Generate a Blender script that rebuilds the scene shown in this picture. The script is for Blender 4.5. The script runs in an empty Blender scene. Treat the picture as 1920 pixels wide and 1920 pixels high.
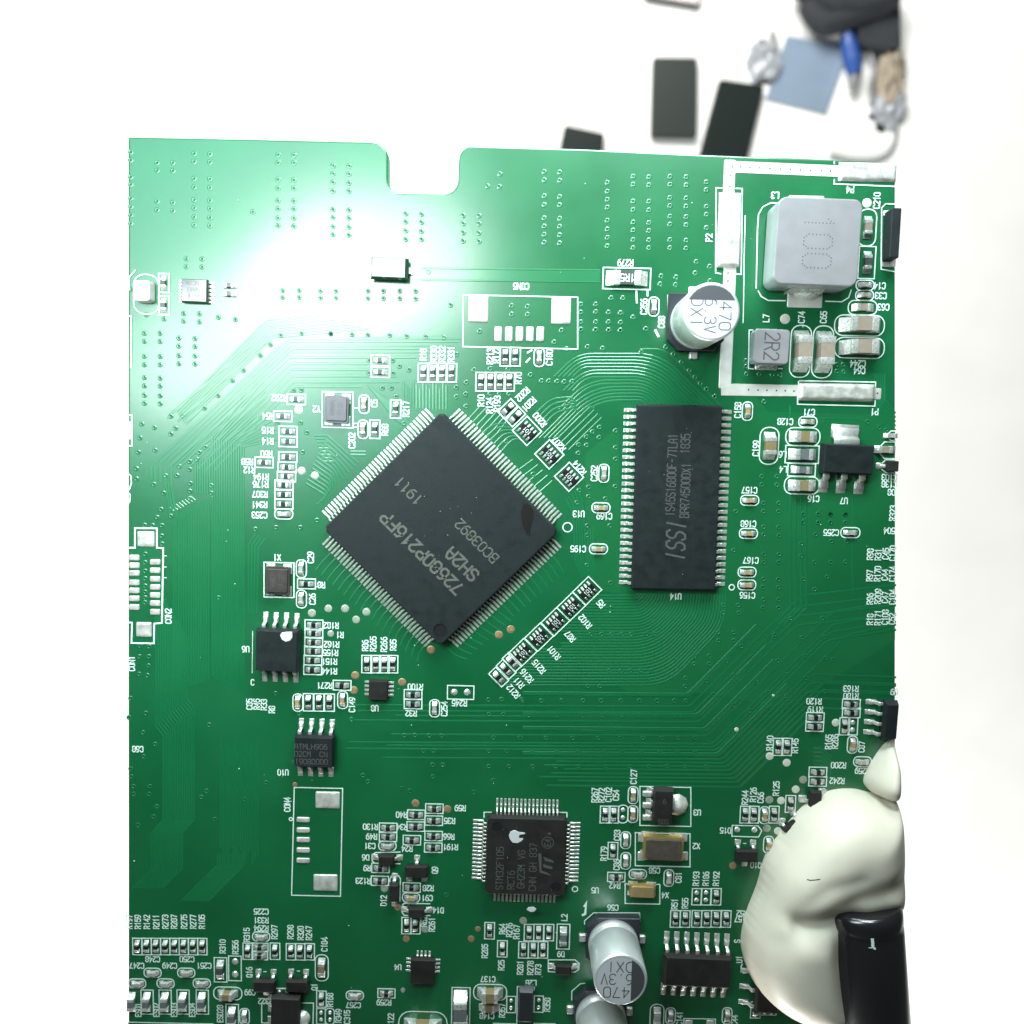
import bpy, bmesh, math, random
from mathutils import Vector, Matrix, Euler

# ---------------------------------------------------------------- camera
# one Blender unit is one millimetre; the board's top face is z = 0
F, H = 1400.0, 90.0
sc = bpy.context.scene
sc.unit_settings.scale_length = 0.001
_d = Vector(((962 - 960) / F, (960 - 850) / F, -1)).normalized()
ROT = Matrix.Rotation(math.radians(1.3), 3, 'Z') @ _d.rotation_difference(Vector((0, 0, -1))).to_matrix()
cam = bpy.data.cameras.new('camera'); cam_o = bpy.data.objects.new('camera', cam)
sc.collection.objects.link(cam_o); sc.camera = cam_o
cam.sensor_width = 36; cam.lens = 36 * F / 1920
cam_o.matrix_world = Matrix.Translation((0, 0, H)) @ ROT.to_4x4()
cam.clip_start = 1; cam.clip_end = 8000
cam.dof.use_dof = True; cam.dof.focus_distance = 89; cam.dof.aperture_fstop = 0.026

# ---------------------------------------------------------------- world, lamps, exposure
w = bpy.data.worlds.new('World'); sc.world = w; w.use_nodes = True
bg = w.node_tree.nodes['Background']; bg.inputs[0].default_value = (0.86, 0.95, 0.93, 1); bg.inputs[1].default_value = 0.07
def lamp(name, loc, target, sx, sy, power, col=(1, 1, 1), shape='RECTANGLE', turn=0):
    l = bpy.data.lights.new(name, 'AREA'); l.shape = shape; l.size = sx; l.size_y = sy
    l.energy = power; l.color = col
    o = bpy.data.objects.new(name, l); sc.collection.objects.link(o); o.location = loc
    o.rotation_euler = ((Vector(target) - Vector(loc)).to_track_quat('-Z', 'Y') @ Euler((0, 0, math.radians(turn))).to_quaternion()).to_euler()
    return o
lamp('glare_lamp', (-32, 37.5, 70), (-32, 37.5, 0), 46, 32, 6.2e4, (0.98, 1.0, 0.98), 'ELLIPSE', 8)
lamp('glare_lamp', (-57, 24, 71), (-57, 24, 0), 58, 28, 5.6e4, (0.96, 1.0, 0.98), 'ELLIPSE', 28)  # second lobe, added to stretch the reflected glare down and left
lamp('haze_fill', (-56, 38, 73), (-56, 38, 0), 104, 92, 1.05e5, (0.58, 0.92, 1.0), 'ELLIPSE', 20)  # fill added for the cyan haze around the glare; no actual panel
lamp('top_edge_fill', (16, 86, 48), (4, 24, 0), 62, 26, 2.2e5, (0.78, 0.95, 1.0))  # added close fill, brightens the board's top part; no lamp known there
lamp('table_fill_far', (-300, 1350, -150), (0, 100, -1000), 1100, 500, 4.2e7, (1.0, 1.0, 0.975))  # added fill below board level, whitens only the table; not a window
lamp('table_fill_near', (-200, -1900, -150), (0, -300, -1000), 1400, 500, 7.0e7, (1.0, 1.0, 0.975))  # matching added fill from the near side, evens out the white table
sc.view_settings.view_transform = 'Standard'; sc.view_settings.look = 'None'
sc.view_settings.gamma = 1; sc.view_settings.exposure = 0.0

# ---------------------------------------------------------------- pixel measurements to board plane
def at(px, py, z=0.0):
    v = ROT @ Vector(((px - 960) / F, -(py - 960) / F, -1))
    t = (z - H) / v.z
    return Vector((v.x * t, v.y * t, z))
PX = 15.5                                  # pixels per millimetre, roughly, on the board
random.seed(7)

# ---------------------------------------------------------------- materials
def mat(name, col, rough=0.5, metal=0.0, coat=0.0, coat_r=0.1, bump=0.0, bscale=5.0, var=0.0, vscale=2.0, spec=0.5, sss=0.0, alpha=None):
    m = bpy.data.materials.new(name); m.use_nodes = True
    nt = m.node_tree; b = nt.nodes['Principled BSDF']
    b.inputs['Base Color'].default_value = (*col, 1); b.inputs['Roughness'].default_value = rough
    b.inputs['Metallic'].default_value = metal; b.inputs['Specular IOR Level'].default_value = spec
    b.inputs['Coat Weight'].default_value = coat; b.inputs['Coat Roughness'].default_value = coat_r
    if sss:
        b.inputs['Subsurface Weight'].default_value = sss; b.inputs['Subsurface Radius'].default_value = (1.2, 1.0, 0.8)
    tc = nt.nodes.new('ShaderNodeTexCoord')
    geo = nt.nodes.new('ShaderNodeNewGeometry')
    if var:
        n = nt.nodes.new('ShaderNodeTexNoise'); n.inputs['Scale'].default_value = vscale; n.inputs['Detail'].default_value = 4
        nt.links.new(geo.outputs['Position'], n.inputs['Vector'])
        r = nt.nodes.new('ShaderNodeMapRange'); r.inputs[1].default_value = 0.3; r.inputs[2].default_value = 0.7
        r.inputs[3].default_value = 1 - var; r.inputs[4].default_value = 1 + var
        nt.links.new(n.outputs['Fac'], r.inputs[0])
        mx = nt.nodes.new('ShaderNodeVectorMath'); mx.operation = 'SCALE'; mx.inputs[0].default_value = col
        nt.links.new(r.outputs[0], mx.inputs['Scale']); nt.links.new(mx.outputs[0], b.inputs['Base Color'])
        rr = nt.nodes.new('ShaderNodeMapRange'); rr.inputs[1].default_value = 0.3; rr.inputs[2].default_value = 0.7
        rr.inputs[3].default_value = rough * 0.8; rr.inputs[4].default_value = min(1, rough * 1.25)
        nt.links.new(n.outputs['Fac'], rr.inputs[0]); nt.links.new(rr.outputs[0], b.inputs['Roughness'])
    if bump:
        n2 = nt.nodes.new('ShaderNodeTexNoise'); n2.inputs['Scale'].default_value = bscale; n2.inputs['Detail'].default_value = 3
        nt.links.new(geo.outputs['Position'], n2.inputs['Vector'])
        bp = nt.nodes.new('ShaderNodeBump'); bp.inputs['Strength'].default_value = bump; bp.inputs['Distance'].default_value = 0.1
        nt.links.new(n2.outputs['Fac'], bp.inputs['Height']); nt.links.new(bp.outputs[0], b.inputs['Normal'])
        if coat: nt.links.new(bp.outputs[0], b.inputs['Coat Normal'])
    return m
M = {}
M['mask'] = mat('solder_mask', (0.0010, 0.102, 0.031), 0.42, coat=1.0, coat_r=0.22, var=0.15, vscale=0.08, bump=0.05, bscale=1.2, spec=0.3); M['mask'].node_tree.nodes['Principled BSDF'].inputs['Coat IOR'].default_value = 1.58
M['trace'] = mat('solder_mask_on_copper', (0.002, 0.128, 0.040), 0.42, coat=1.0, coat_r=0.22, var=0.08, vscale=0.1, spec=0.3); M['trace'].node_tree.nodes['Principled BSDF'].inputs['Coat IOR'].default_value = 1.58
M['pour'] = mat('solder_mask_on_copper_pour', (0.004, 0.118, 0.034), 0.42, coat=1.0, coat_r=0.22, var=0.10, vscale=0.08, bump=0.05, bscale=1.2, spec=0.3); M['pour'].node_tree.nodes['Principled BSDF'].inputs['Coat IOR'].default_value = 1.58
M['edge'] = mat('board_edge', (0.10, 0.32, 0.18), 0.7, bump=0.3, bscale=4)
M['silk'] = mat('white_ink', (0.66, 0.80, 0.70), 0.6, var=0.10, vscale=3)
M['solder'] = mat('solder', (0.72, 0.72, 0.67), 0.30, metal=0.62, var=0.10, vscale=3, bump=0.5, bscale=3.5)
M['tin'] = mat('tinned_lead', (0.64, 0.64, 0.585), 0.34, metal=0.62, var=0.08, vscale=2.5, bump=0.25, bscale=4)
M['pad'] = mat('tinned_pad', (0.62, 0.60, 0.54), 0.36, metal=0.4, var=0.22, vscale=1.2, bump=0.5, bscale=1.6)
M['strip'] = mat('tinned_strip', (0.60, 0.585, 0.53), 0.5, metal=0.3, var=0.10, vscale=0.7, bump=0.15, bscale=1.5)
M['copper'] = mat('bare_copper_dot', (0.42, 0.27, 0.15), 0.45, metal=0.5, var=0.2, vscale=3)
M['tarnish'] = mat('tarnished_dot', (0.38, 0.42, 0.33), 0.5, metal=0.4, var=0.2, vscale=3)
M['paledot'] = mat('tinned_dot', (0.72, 0.72, 0.62), 0.45, metal=0.3, var=0.1, vscale=3)
M['hole'] = mat('hole', (0.004, 0.045, 0.022), 0.6)
M['drill'] = mat('drill_hole', (0.03, 0.03, 0.025), 0.6)
M['epoxy'] = mat('black_moulding', (0.011, 0.0155, 0.016), 0.60, spec=0.25, var=0.12, vscale=0.8, bump=0.22, bscale=9)
M['epoxy2'] = mat('brown_black_moulding', (0.017, 0.0165, 0.0145), 0.58, spec=0.3, var=0.15, vscale=0.8, bump=0.2, bscale=9)
M['dimple'] = mat('moulded_recess', (0.012, 0.013, 0.014), 0.35)
M['glossmould'] = mat('glossy_moulding', (0.03, 0.03, 0.03), 0.12, coat=1.0, coat_r=0.1)
M['mark'] = mat('laser_marking', (0.092, 0.096, 0.078), 0.7, var=0.15, vscale=4)
M['markdim'] = mat('faint_laser_marking', (0.075, 0.078, 0.07), 0.65, var=0.2, vscale=4)
M['markgrey'] = mat('grey_laser_marking', (0.072, 0.071, 0.069), 0.65, var=0.15, vscale=4)
M['resistor'] = mat('resistor_glaze', (0.012, 0.013, 0.013), 0.3)
M['rgrey'] = mat('grey_resistor_glaze', (0.06, 0.062, 0.06), 0.35)
M['tan'] = mat('tan_ceramic', (0.42, 0.255, 0.11), 0.45, var=0.1)
M['taupe'] = mat('taupe_ceramic', (0.27, 0.215, 0.165), 0.45, var=0.06)
M['olive'] = mat('olive_ceramic', (0.23, 0.175, 0.085), 0.45, var=0.08)
M['greyc'] = mat('grey_ceramic', (0.36, 0.35, 0.32), 0.42, var=0.1)
M['ferrite'] = mat('ferrite', (0.13, 0.14, 0.14), 0.35, var=0.1)
M['indtop'] = mat('grey_inductor_body', (0.22, 0.208, 0.212), 0.5, var=0.04, vscale=0.5, bump=0.15, bscale=6)
M['indside'] = mat('inductor_flank', (0.42, 0.45, 0.46), 0.25, metal=0.35)
M['indmark'] = mat('inductor_ink', (0.07, 0.065, 0.07), 0.6)
M['alu'] = mat('aluminium_can', (0.74, 0.77, 0.75), 0.34, metal=0.6, bump=0.04, bscale=2)
M['alutop'] = mat('coated_can_top', (0.56, 0.56, 0.57), 0.45, metal=0.1)
M['canink'] = mat('can_ink', (0.06, 0.06, 0.065), 0.55)
M['base'] = mat('black_plastic_base', (0.022, 0.025, 0.030), 0.35, bump=0.1)
M['gold'] = mat('gold_plated_rim', (0.62, 0.45, 0.17), 0.35, metal=0.7)
M['lid'] = mat('brown_metal_lid', (0.115, 0.10, 0.078), 0.4, metal=0.4, var=0.15, vscale=1.5)
M['goldlid'] = mat('gold_lid', (0.52, 0.37, 0.17), 0.36, metal=0.6, var=0.05)
M['xtal'] = mat('slate_lid', (0.085, 0.08, 0.09), 0.38, var=0.1)
M['xtalb'] = mat('brown_lid', (0.045, 0.036, 0.031), 0.38, var=0.1)
M['rtv'] = mat('white_silicone', (0.62, 0.575, 0.465), 0.48, sss=0.12, bump=0.10, bscale=0.35, var=0.03, vscale=0.3)
M['sleeve'] = mat('black_sleeve', (0.010, 0.010, 0.011), 0.22, bump=0.12, bscale=0.4, coat=0.4, coat_r=0.15)
M['whitepaint'] = mat('white_paint_dot', (0.60, 0.60, 0.60), 0.6)
M['smudge'] = mat('dark_smear', (0.010, 0.008, 0.007), 0.35)
M['table'] = mat('white_table', (0.90, 0.90, 0.87), 0.5, var=0.02, vscale=0.01)
M['phone'] = mat('black_phone_glass', (0.012, 0.018, 0.017), 0.3, coat=0.3)
M['phone2'] = mat('grey_phone_glass', (0.026, 0.034, 0.030), 0.35, coat=0.3)
M['phoneb'] = mat('phone_frame', (0.02, 0.024, 0.026), 0.4)
M['pink'] = mat('pink_case', (0.72, 0.62, 0.62), 0.5)
M['bluecard'] = mat('slate_blue_card', (0.20, 0.265, 0.35), 0.7, var=0.08, vscale=0.02)
M['blue'] = mat('blue_plastic', (0.025, 0.075, 0.28), 0.4)
M['darktool'] = mat('charcoal_fabric', (0.022, 0.026, 0.031), 0.8, var=0.25, vscale=0.03)
M['clear'] = mat('crumpled_film', (0.36, 0.38, 0.41), 0.3, bump=0.5, bscale=0.1)
M['beige'] = mat('beige_cloth', (0.34, 0.29, 0.22), 0.8, var=0.2, vscale=0.03)
M['cable'] = mat('grey_cable', (0.22, 0.23, 0.235), 0.5)
M['dust'] = mat('dust', (0.55, 0.68, 0.55), 0.8)

# ---------------------------------------------------------------- mesh helpers
def link(name, data, parent=None, loc=(0, 0, 0), rz=0.0, label=None, cat=None, group=None, kind=None):
    o = bpy.data.objects.new(name, data); sc.collection.objects.link(o)
    if parent is not None: o.parent = parent
    o.location = loc; o.rotation_euler = (0, 0, rz)
    if label: o['label'] = label
    if cat: o['category'] = cat
    if group: o['group'] = group
    if kind: o['kind'] = kind
    return o
class MB:
    def __init__(s): s.v = []; s.f = []; s.sm = []
    def quad(s, pts, smooth=False):
        n = len(s.v); s.v += [tuple(p) for p in pts]; s.f.append(list(range(n, n + len(pts)))); s.sm.append(smooth)
    def prism(s, poly, z0, z1, top_scale=1.0, bottom=True):
        n = len(s.v); k = len(poly)
        cx = sum(p[0] for p in poly) / k; cy = sum(p[1] for p in poly) / k
        s.v += [(p[0], p[1], z0) for p in poly]
        s.v += [(cx + (p[0] - cx) * top_scale, cy + (p[1] - cy) * top_scale, z1) for p in poly]
        s.f.append([n + k + i for i in range(k)]); s.sm.append(False)
        if bottom: s.f.append([n + i for i in reversed(range(k))]); s.sm.append(False)
        for i in range(k):
            j = (i + 1) % k; s.f.append([n + i, n + j, n + k + j, n + k + i]); s.sm.append(False)
    def box(s, cx, cy, w, h, z0, z1, ts=1.0):
        s.prism([(cx - w / 2, cy - h / 2), (cx + w / 2, cy - h / 2), (cx + w / 2, cy + h / 2), (cx - w / 2, cy + h / 2)], z0, z1, ts)
    def extr(s, prof, y0, y1):                       # closed (x,z) profile swept along y, anticlockwise seen from -y
        n = len(s.v); k = len(prof)
        s.v += [(p[0], y0, p[1]) for p in prof] + [(p[0], y1, p[1]) for p in prof]
        s.f.append([n + i for i in range(k)]); s.sm.append(False)
        s.f.append([n + k + i for i in reversed(range(k))]); s.sm.append(False)
        for i in range(k):
            j = (i + 1) % k; s.f.append([n + j, n + i, n + k + i, n + k + j]); s.sm.append(False)
    def lathe(s, prof, cx=0, cy=0, seg=48, smooth=True):
        n = len(s.v); k = len(prof)
        for i in range(seg):
            a = 2 * math.pi * i / seg
            s.v += [(cx + r * math.cos(a), cy + r * math.sin(a), z) for r, z in prof]
        for i in range(seg):
            j = (i + 1) % seg
            for t in range(k - 1):
                s.f.append([n + i * k + t, n + j * k + t, n + j * k + t + 1, n + i * k + t + 1]); s.sm.append(smooth)
    def mesh(s, name, m, fix=True):
        me = bpy.data.meshes.new(name); me.from_pydata(s.v, [], s.f)
        me.polygons.foreach_set('use_smooth', s.sm)
        if m is not None: me.materials.append(m)
        if fix:
            bm = bmesh.new(); bm.from_mesh(me); bmesh.ops.recalc_face_normals(bm, faces=bm.faces); bm.to_mesh(me); bm.free()
        me.update(); return me
def bevelled(me, off, seg=2, angle=0.5):
    bm = bmesh.new(); bm.from_mesh(me)
    es = [e for e in bm.edges if len(e.link_faces) == 2 and e.calc_face_angle(0) > angle]
    bmesh.ops.bevel(bm, geom=es, offset=off, segments=seg, profile=0.6, affect='EDGES', clamp_overlap=True)
    bm.to_mesh(me); bm.free(); me.update(); return me
def rrect(w, h, r, seg=5, cx=0, cy=0):
    pts = []
    for (sx, sy, a0) in ((1, 1, 0), (-1, 1, 90), (-1, -1, 180), (1, -1, 270)):
        for i in range(seg + 1):
            a = math.radians(a0 + 90 * i / seg)
            pts.append((cx + sx * (w / 2 - r) + r * math.cos(a), cy + sy * (h / 2 - r) + r * math.sin(a)))
    return pts
def rot2(p, a):
    c, s = math.cos(a), math.sin(a); return (p[0] * c - p[1] * s, p[0] * s + p[1] * c)

# ---------------------------------------------------------------- flat print: ribbons and a stroke alphabet
_lay = [0]
def layer():
    _lay[0] = (_lay[0] + 1) % 60
    return 0.052 + _lay[0] * 0.0006
def ribbon(mb, pts, w, z, closed=False):
    P = [Vector((p[0], p[1])) for p in pts]; n = len(P); L = []; R = []
    for i in range(n):
        a = P[i - 1] if (i > 0 or closed) else None
        b = P[(i + 1) % n] if (i < n - 1 or closed) else None
        d1 = (P[i] - a).normalized() if a is not None and (P[i] - a).length > 1e-9 else None
        d2 = (b - P[i]).normalized() if b is not None and (b - P[i]).length > 1e-9 else None
        if d1 is None: d1 = d2
        if d2 is None: d2 = d1
        t = d1 + d2
        t = t.normalized() if t.length > 1e-6 else d1
        nrm = Vector((-t.y, t.x)); k = max(0.35, abs(nrm.dot(Vector((-d1.y, d1.x)))))
        o = nrm * (w / 2 / k)
        L.append(P[i] + o); R.append(P[i] - o)
    m = n if closed else n - 1
    for i in range(m):
        j = (i + 1) % n
        mb.quad([(R[i].x, R[i].y, z), (R[j].x, R[j].y, z), (L[j].x, L[j].y, z), (L[i].x, L[i].y, z)])
FONT = {
 'A': [[(0,0),(0,4),(1.2,6),(2.8,6),(4,4),(4,0)],[(0,2.6),(4,2.6)]], 'B': [[(0,0),(0,6),(3,6),(4,5),(4,4),(3,3.2),(0,3.2)],[(3,3.2),(4,2.2),(4,1),(3,0),(0,0)]],
 'C': [[(4,5),(3,6),(1,6),(0,5),(0,1),(1,0),(3,0),(4,1)]], 'D': [[(0,0),(0,6),(2.6,6),(4,4.6),(4,1.4),(2.6,0),(0,0)]],
 'E': [[(4,6),(0,6),(0,0),(4,0)],[(0,3.1),(3,3.1)]], 'F': [[(4,6),(0,6),(0,0)],[(0,3.1),(3,3.1)]],
 'G': [[(4,5),(3,6),(1,6),(0,5),(0,1),(1,0),(3,0),(4,1),(4,2.8),(2.2,2.8)]], 'H': [[(0,0),(0,6)],[(4,0),(4,6)],[(0,3),(4,3)]],
 'I': [[(2,0),(2,6)]], 'J': [[(4,6),(4,1),(3,0),(1,0),(0,1)]], 'K': [[(0,0),(0,6)],[(4,6),(0,2.6)],[(1.2,3.6),(4,0)]],
 'L': [[(0,6),(0,0),(4,0)]], 'M': [[(0,0),(0,6),(2,3),(4,6),(4,0)]], 'N': [[(0,0),(0,6),(4,0),(4,6)]],
 'O': [[(1,0),(0,1),(0,5),(1,6),(3,6),(4,5),(4,1),(3,0),(1,0)]], 'P': [[(0,0),(0,6),(3,6),(4,5),(4,3.8),(3,2.9),(0,2.9)]],
 'Q': [[(1,0),(0,1),(0,5),(1,6),(3,6),(4,5),(4,1),(3,0),(1,0)],[(2.4,1.6),(4.2,-0.3)]],
 'R': [[(0,0),(0,6),(3,6),(4,5),(4,3.9),(3,3),(0,3)],[(2,3),(4,0)]], 'S': [[(4,5),(3,6),(1,6),(0,5),(0,4),(1,3.2),(3,2.8),(4,2),(4,1),(3,0),(1,0),(0,1)]],
 'T': [[(0,6),(4,6)],[(2,6),(2,0)]], 'U': [[(0,6),(0,1),(1,0),(3,0),(4,1),(4,6)]], 'V': [[(0,6),(2,0),(4,6)]],
 'W': [[(0,6),(1,0),(2,4),(3,0),(4,6)]], 'X': [[(0,0),(4,6)],[(0,6),(4,0)]], 'Y': [[(0,6),(2,3),(4,6)],[(2,3),(2,0)]], 'Z': [[(0,6),(4,6),(0,0),(4,0)]],
 '0': [[(1,0),(0,1),(0,5),(1,6),(3,6),(4,5),(4,1),(3,0),(1,0)]], '1': [[(1,4.8),(2.2,6),(2.2,0)]],
 '2': [[(0,5),(1,6),(3,6),(4,5),(4,4),(0,0),(4,0)]], '3': [[(0,5.2),(1,6),(3,6),(4,5),(4,4),(3,3.2),(1.6,3.2)],[(3,3.2),(4,2.2),(4,1),(3,0),(1,0),(0,0.8)]],
 '4': [[(3,0),(3,6),(0,2),(4.2,2)]], '5': [[(4,6),(0.3,6),(0,3.2),(1,3.7),(3,3.7),(4,2.8),(4,1),(3,0),(1,0),(0,0.8)]],
 '6': [[(3.4,6),(1.8,6),(0,4.0),(0,1),(1,0),(3,0),(4,1),(4,2.7),(3,3.7),(0.2,3.7)]], '7': [[(0,6),(4,6),(1.6,0)]],
 '8': [[(1,3.2),(0,4),(0,5),(1,6),(3,6),(4,5),(4,4),(3,3.2),(1,3.2),(0,2.2),(0,1),(1,0),(3,0),(4,1),(4,2.2),(3,3.2)]],
 '9': [[(0.6,0),(2.2,0),(4,2),(4,5),(3,6),(1,6),(0,5),(0,3.3),(1,2.3),(3.8,2.3)]],
 '.': [[(1.8,0),(2.2,0.5)]], '-': [[(0.5,3),(3.5,3)]], '*': [[(1,2),(3,4)],[(1,4),(3,2)],[(2,1.8),(2,4.2)]], '/': [[(0,0),(4,6)]]}
def text(mb, s, cx, cy, ang, h=0.70, xs=0.76, sw=0.13, z=0.02, shear=0.0, dotted=False, adv=5.5):
    sc_ = h / 6.0; total = (len(s) - 1) * adv + 4; a = math.radians(ang); dz = 0
    for i, ch in enumerate(s):
        for st in FONT.get(ch, []):
            pts = []
            for (x, y) in st:
                lx = (x + i * adv - total / 2) * sc_ * xs + (y - 3) * sc_ * shear; ly = (y - 3) * sc_
                r = rot2((lx, ly), a); pts.append((cx + r[0], cy + r[1]))
            if dotted:
                for p, q in zip(pts, pts[1:]):
                    n = max(1, round(math.hypot(q[0] - p[0], q[1] - p[1]) / dotted))
                    for t in range(n + 1):
                        x = p[0] + (q[0] - p[0]) * t / n; y = p[1] + (q[1] - p[1]) * t / n
                        dz += 1
                        mb.quad([(x + sw / 2 * math.cos(b * math.pi / 3), y + sw / 2 * math.sin(b * math.pi / 3), z + dz * 0.0002) for b in range(6)])
            else:
                dz += 1; e = 0.35 * sw                       # little overshoot so ends look round-ish
                p, q = Vector(pts[0]), Vector(pts[1]); pts[0] = tuple(p - (q - p).normalized() * e)
                p, q = Vector(pts[-1]), Vector(pts[-2]); pts[-1] = tuple(p - (q - p).normalized() * e)
                ribbon(mb, pts, sw, z + dz * 0.0004)
# ---------------------------------------------------------------- table and the board
table = MB(); table.box(0, 0, 7000, 7000, -1040, -1000); link('tabletop', table.mesh('tabletop', M['table']), kind='structure')

outline = [(240, 256), (470, 260.5), (700, 266)]
def arc_px(cx, cy, r, a0, a1, n=6):
    return [(cx + r * math.cos(math.radians(a0 + (a1 - a0) * i / n)), cy - r * math.sin(math.radians(a0 + (a1 - a0) * i / n))) for i in range(n + 1)]
outline += arc_px(701, 293, 26, 88, 2) + arc_px(753, 336, 26, 180, 270) + arc_px(833, 337, 26, 270, 357) + arc_px(888, 300, 27.5, 180, 92)
outline += [(1100, 279), (1310, 289), (1500, 296.5), (1679, 305), (1679, 1960), (240, 1960)]
bp = [at(*p) for p in outline]
bmb = MB(); bmb.prism([(p.x, p.y) for p in bp], -1.6, 0.0)
bme = bmb.mesh('circuit_board', M['mask']); bme.materials.append(M['edge'])
for p in bme.polygons:
    if abs(p.normal.z) < 0.5: p.material_index = 1
bm = bmesh.new(); bm.from_mesh(bme)
bmesh.ops.bevel(bm, geom=[e for e in bm.edges if all(v.co.z > -0.1 for v in e.verts) and e.calc_face_angle(0) > 0.5], offset=0.22, segments=3, profile=0.5, affect='EDGES', material=0)
bm.to_mesh(bme); bm.free()
board = link('circuit_board', bme, label='large green printed circuit board with a rounded notch in its top edge', cat='circuit board')

def W(pts): return [tuple(at(*p)[:2]) for p in pts]
def fillet(pts, r, n=6):
    out = [pts[0]]
    for i in range(1, len(pts) - 1):
        p0, p, p1 = Vector(pts[i - 1]), Vector(pts[i]), Vector(pts[i + 1])
        a = (p0 - p); b = (p1 - p); l = min(r, a.length * 0.49, b.length * 0.49)
        a = p + a.normalized() * l; b = p + b.normalized() * l
        for t in range(n + 1):
            u = t / n; q = a * (1 - u) ** 2 + p * 2 * u * (1 - u) + b * u * u; out.append((q.x, q.y))
    out.append(pts[-1]); return out
_tl = [0]
def raised(mb, pts, w, h=0.016, e=0.055):
    """a low ridge along a polyline: flat top, sloping flanks"""
    _tl[0] = (_tl[0] + 1) % 40; h = h + _tl[0] * 0.00025
    P = [Vector(p) for p in pts]; rows = []
    for i, p in enumerate(P):
        d1 = (P[i] - P[i - 1]).normalized() if i > 0 else None
        d2 = (P[i + 1] - P[i]).normalized() if i < len(P) - 1 else None
        d1 = d1 or d2; d2 = d2 or d1; t = (d1 + d2).normalized(); n = Vector((-t.y, t.x)); k = max(0.4, n.dot(Vector((-d1.y, d1.x))))
        n = n / k
        rows.append([(p + n * o) for o in (w / 2 + e, w / 2, -w / 2, -w / 2 - e)])
    for a, b in zip(rows, rows[1:]):
        z = (0.0005, h, h, 0.0005)
        for t in range(3):
            mb.quad([(a[t + 1].x, a[t + 1].y, z[t + 1]), (b[t + 1].x, b[t + 1].y, z[t + 1]), (b[t].x, b[t].y, z[t]), (a[t].x, a[t].y, z[t])])
tr = MB()
def trace(px_pts, w=0.13, r=0.0, h=0.016):
    p = W(px_pts)
    if r: p = fillet(p, r / PX)
    raised(tr, p, w, h)
def offs(pts, d):
    P = [Vector(p) for p in pts]; out = []
    for i, p in enumerate(P):
        d1 = (P[i] - P[i - 1]).normalized() if i > 0 else None
        d2 = (P[i + 1] - P[i]).normalized() if i < len(P) - 1 else None
        d1 = d1 or d2; d2 = d2 or d1; t = (d1 + d2).normalized(); n = Vector((-t.y, t.x)); out.append(p + n * (d / max(0.4, n.dot(Vector((-d1.y, d1.x))))))
    return [tuple(p) for p in out]
# bus on the left: glinting horizontals, the long diagonal and the many verticals
for k in range(5): trace([(868 - k * 9, 634 + k * 6.5), (540 + k * 2.5, 634 + k * 6.5), (292 + k * 9, 866 + k * 2)], 0.17)
for k, (y, xe) in enumerate([(670, 780), (682, 735), (693, 690), (705, 745), (716, 750), (725, 678)]):
    trace([(xe, y), (543 + k * 1.5, y), (318 + k * 17, y + 205 - k * 10)], 0.20)
for k in range(7): trace([(600 + k * 15, 590 - k * 0.5 + k * 5), (500 + k * 2, 600 + k * 5.5), (330 + k * 3, 772 + k * 4)], 0.12)
for k in range(14): trace([(490 + k * 2.4, 706 + k * 9), (398 + k * 4.5, 820 + k * 1.2 + (0 if k < 9 else 2)), (398 + k * 4.5, 1270 + k * 2)], 0.15)
for k in range(15): trace([(335 + k * 4.4, 962 - k * 2), (325 + k * 4.7, 978 - k * 2), (325 + k * 4.7, 1296 - k * 1.5)], 0.13)
for k in range(14): trace([(292 + k * 4.4, 1090 + k * 8), (292 + k * 4.4, 1362 - k * 4), (306 + k * 4.4, 1380 - k * 4), (306 + k * 4.4, 1538), (284 + k * 4.4, 1562), (284 + k * 4.4, 1630), (248 + k * 4.4, 1666)], 0.13)
for k in range(16): trace([(414 + k * 4.6, 1385 + (k * 37) % 22), (414 + k * 4.6, 1590 + (k * 53) % 30)], 0.12)
for k in range(12): trace([(408 + k * 4.6, 1600), (408 + k * 4.6, 1622), (340 + k * 4.6, 1690)], 0.12)
for k, x in enumerate((283, 290, 300, 310, 321)): trace([(x, 874), (x, 898 + k * 3)], 0.22)
for k in range(7): trace([(366 + k * 4.5, 868 - k * 2), (366 + k * 4.5, 925)], 0.17)
for k in range(8): trace([(318 + k * 5.5, 952 - k * 3), (327 + k * 5.5, 960 - k * 3)], 0.20)
for k in range(3): trace([(310 + k * 5, 905), (316 + k * 5, 945), (318 + k * 6, 965)], 0.17)
trace([(315, 785), (318, 778), (470, 648)], 0.14); trace([(333, 790), (500, 640)], 0.14); trace([(350, 790), (420, 725)], 0.14)
# fan between the four top resistors and the large chip
for k in range(14): trace([(757 + k * 6.2, 716 + (k % 3) * 6), (757 + k * 6.2, 768 - abs(k - 10) * 0.5)], 0.14)
for k in range(12): trace([(690 + k * 4, 722 + k * 3), (745 + k * 3.5, 790 + k * 2)], 0.12, 30)
for k in range(14): trace([(612 - k * 3, 815 + k * 7), (640 - k * 2, 840 + k * 7), (672 - k * 6, 868 + k * 6)], 0.13, 20)
for k in range(9): trace([(612 + 2 * k - (k % 2) * 6, 816 + k * 6.2), (590 + 2 * k, 816 + k * 6.2)], 0.18)
for k in range(2): trace([(657, 847 + k * 6), (686, 847.5 + k * 6)], 0.16)
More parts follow.
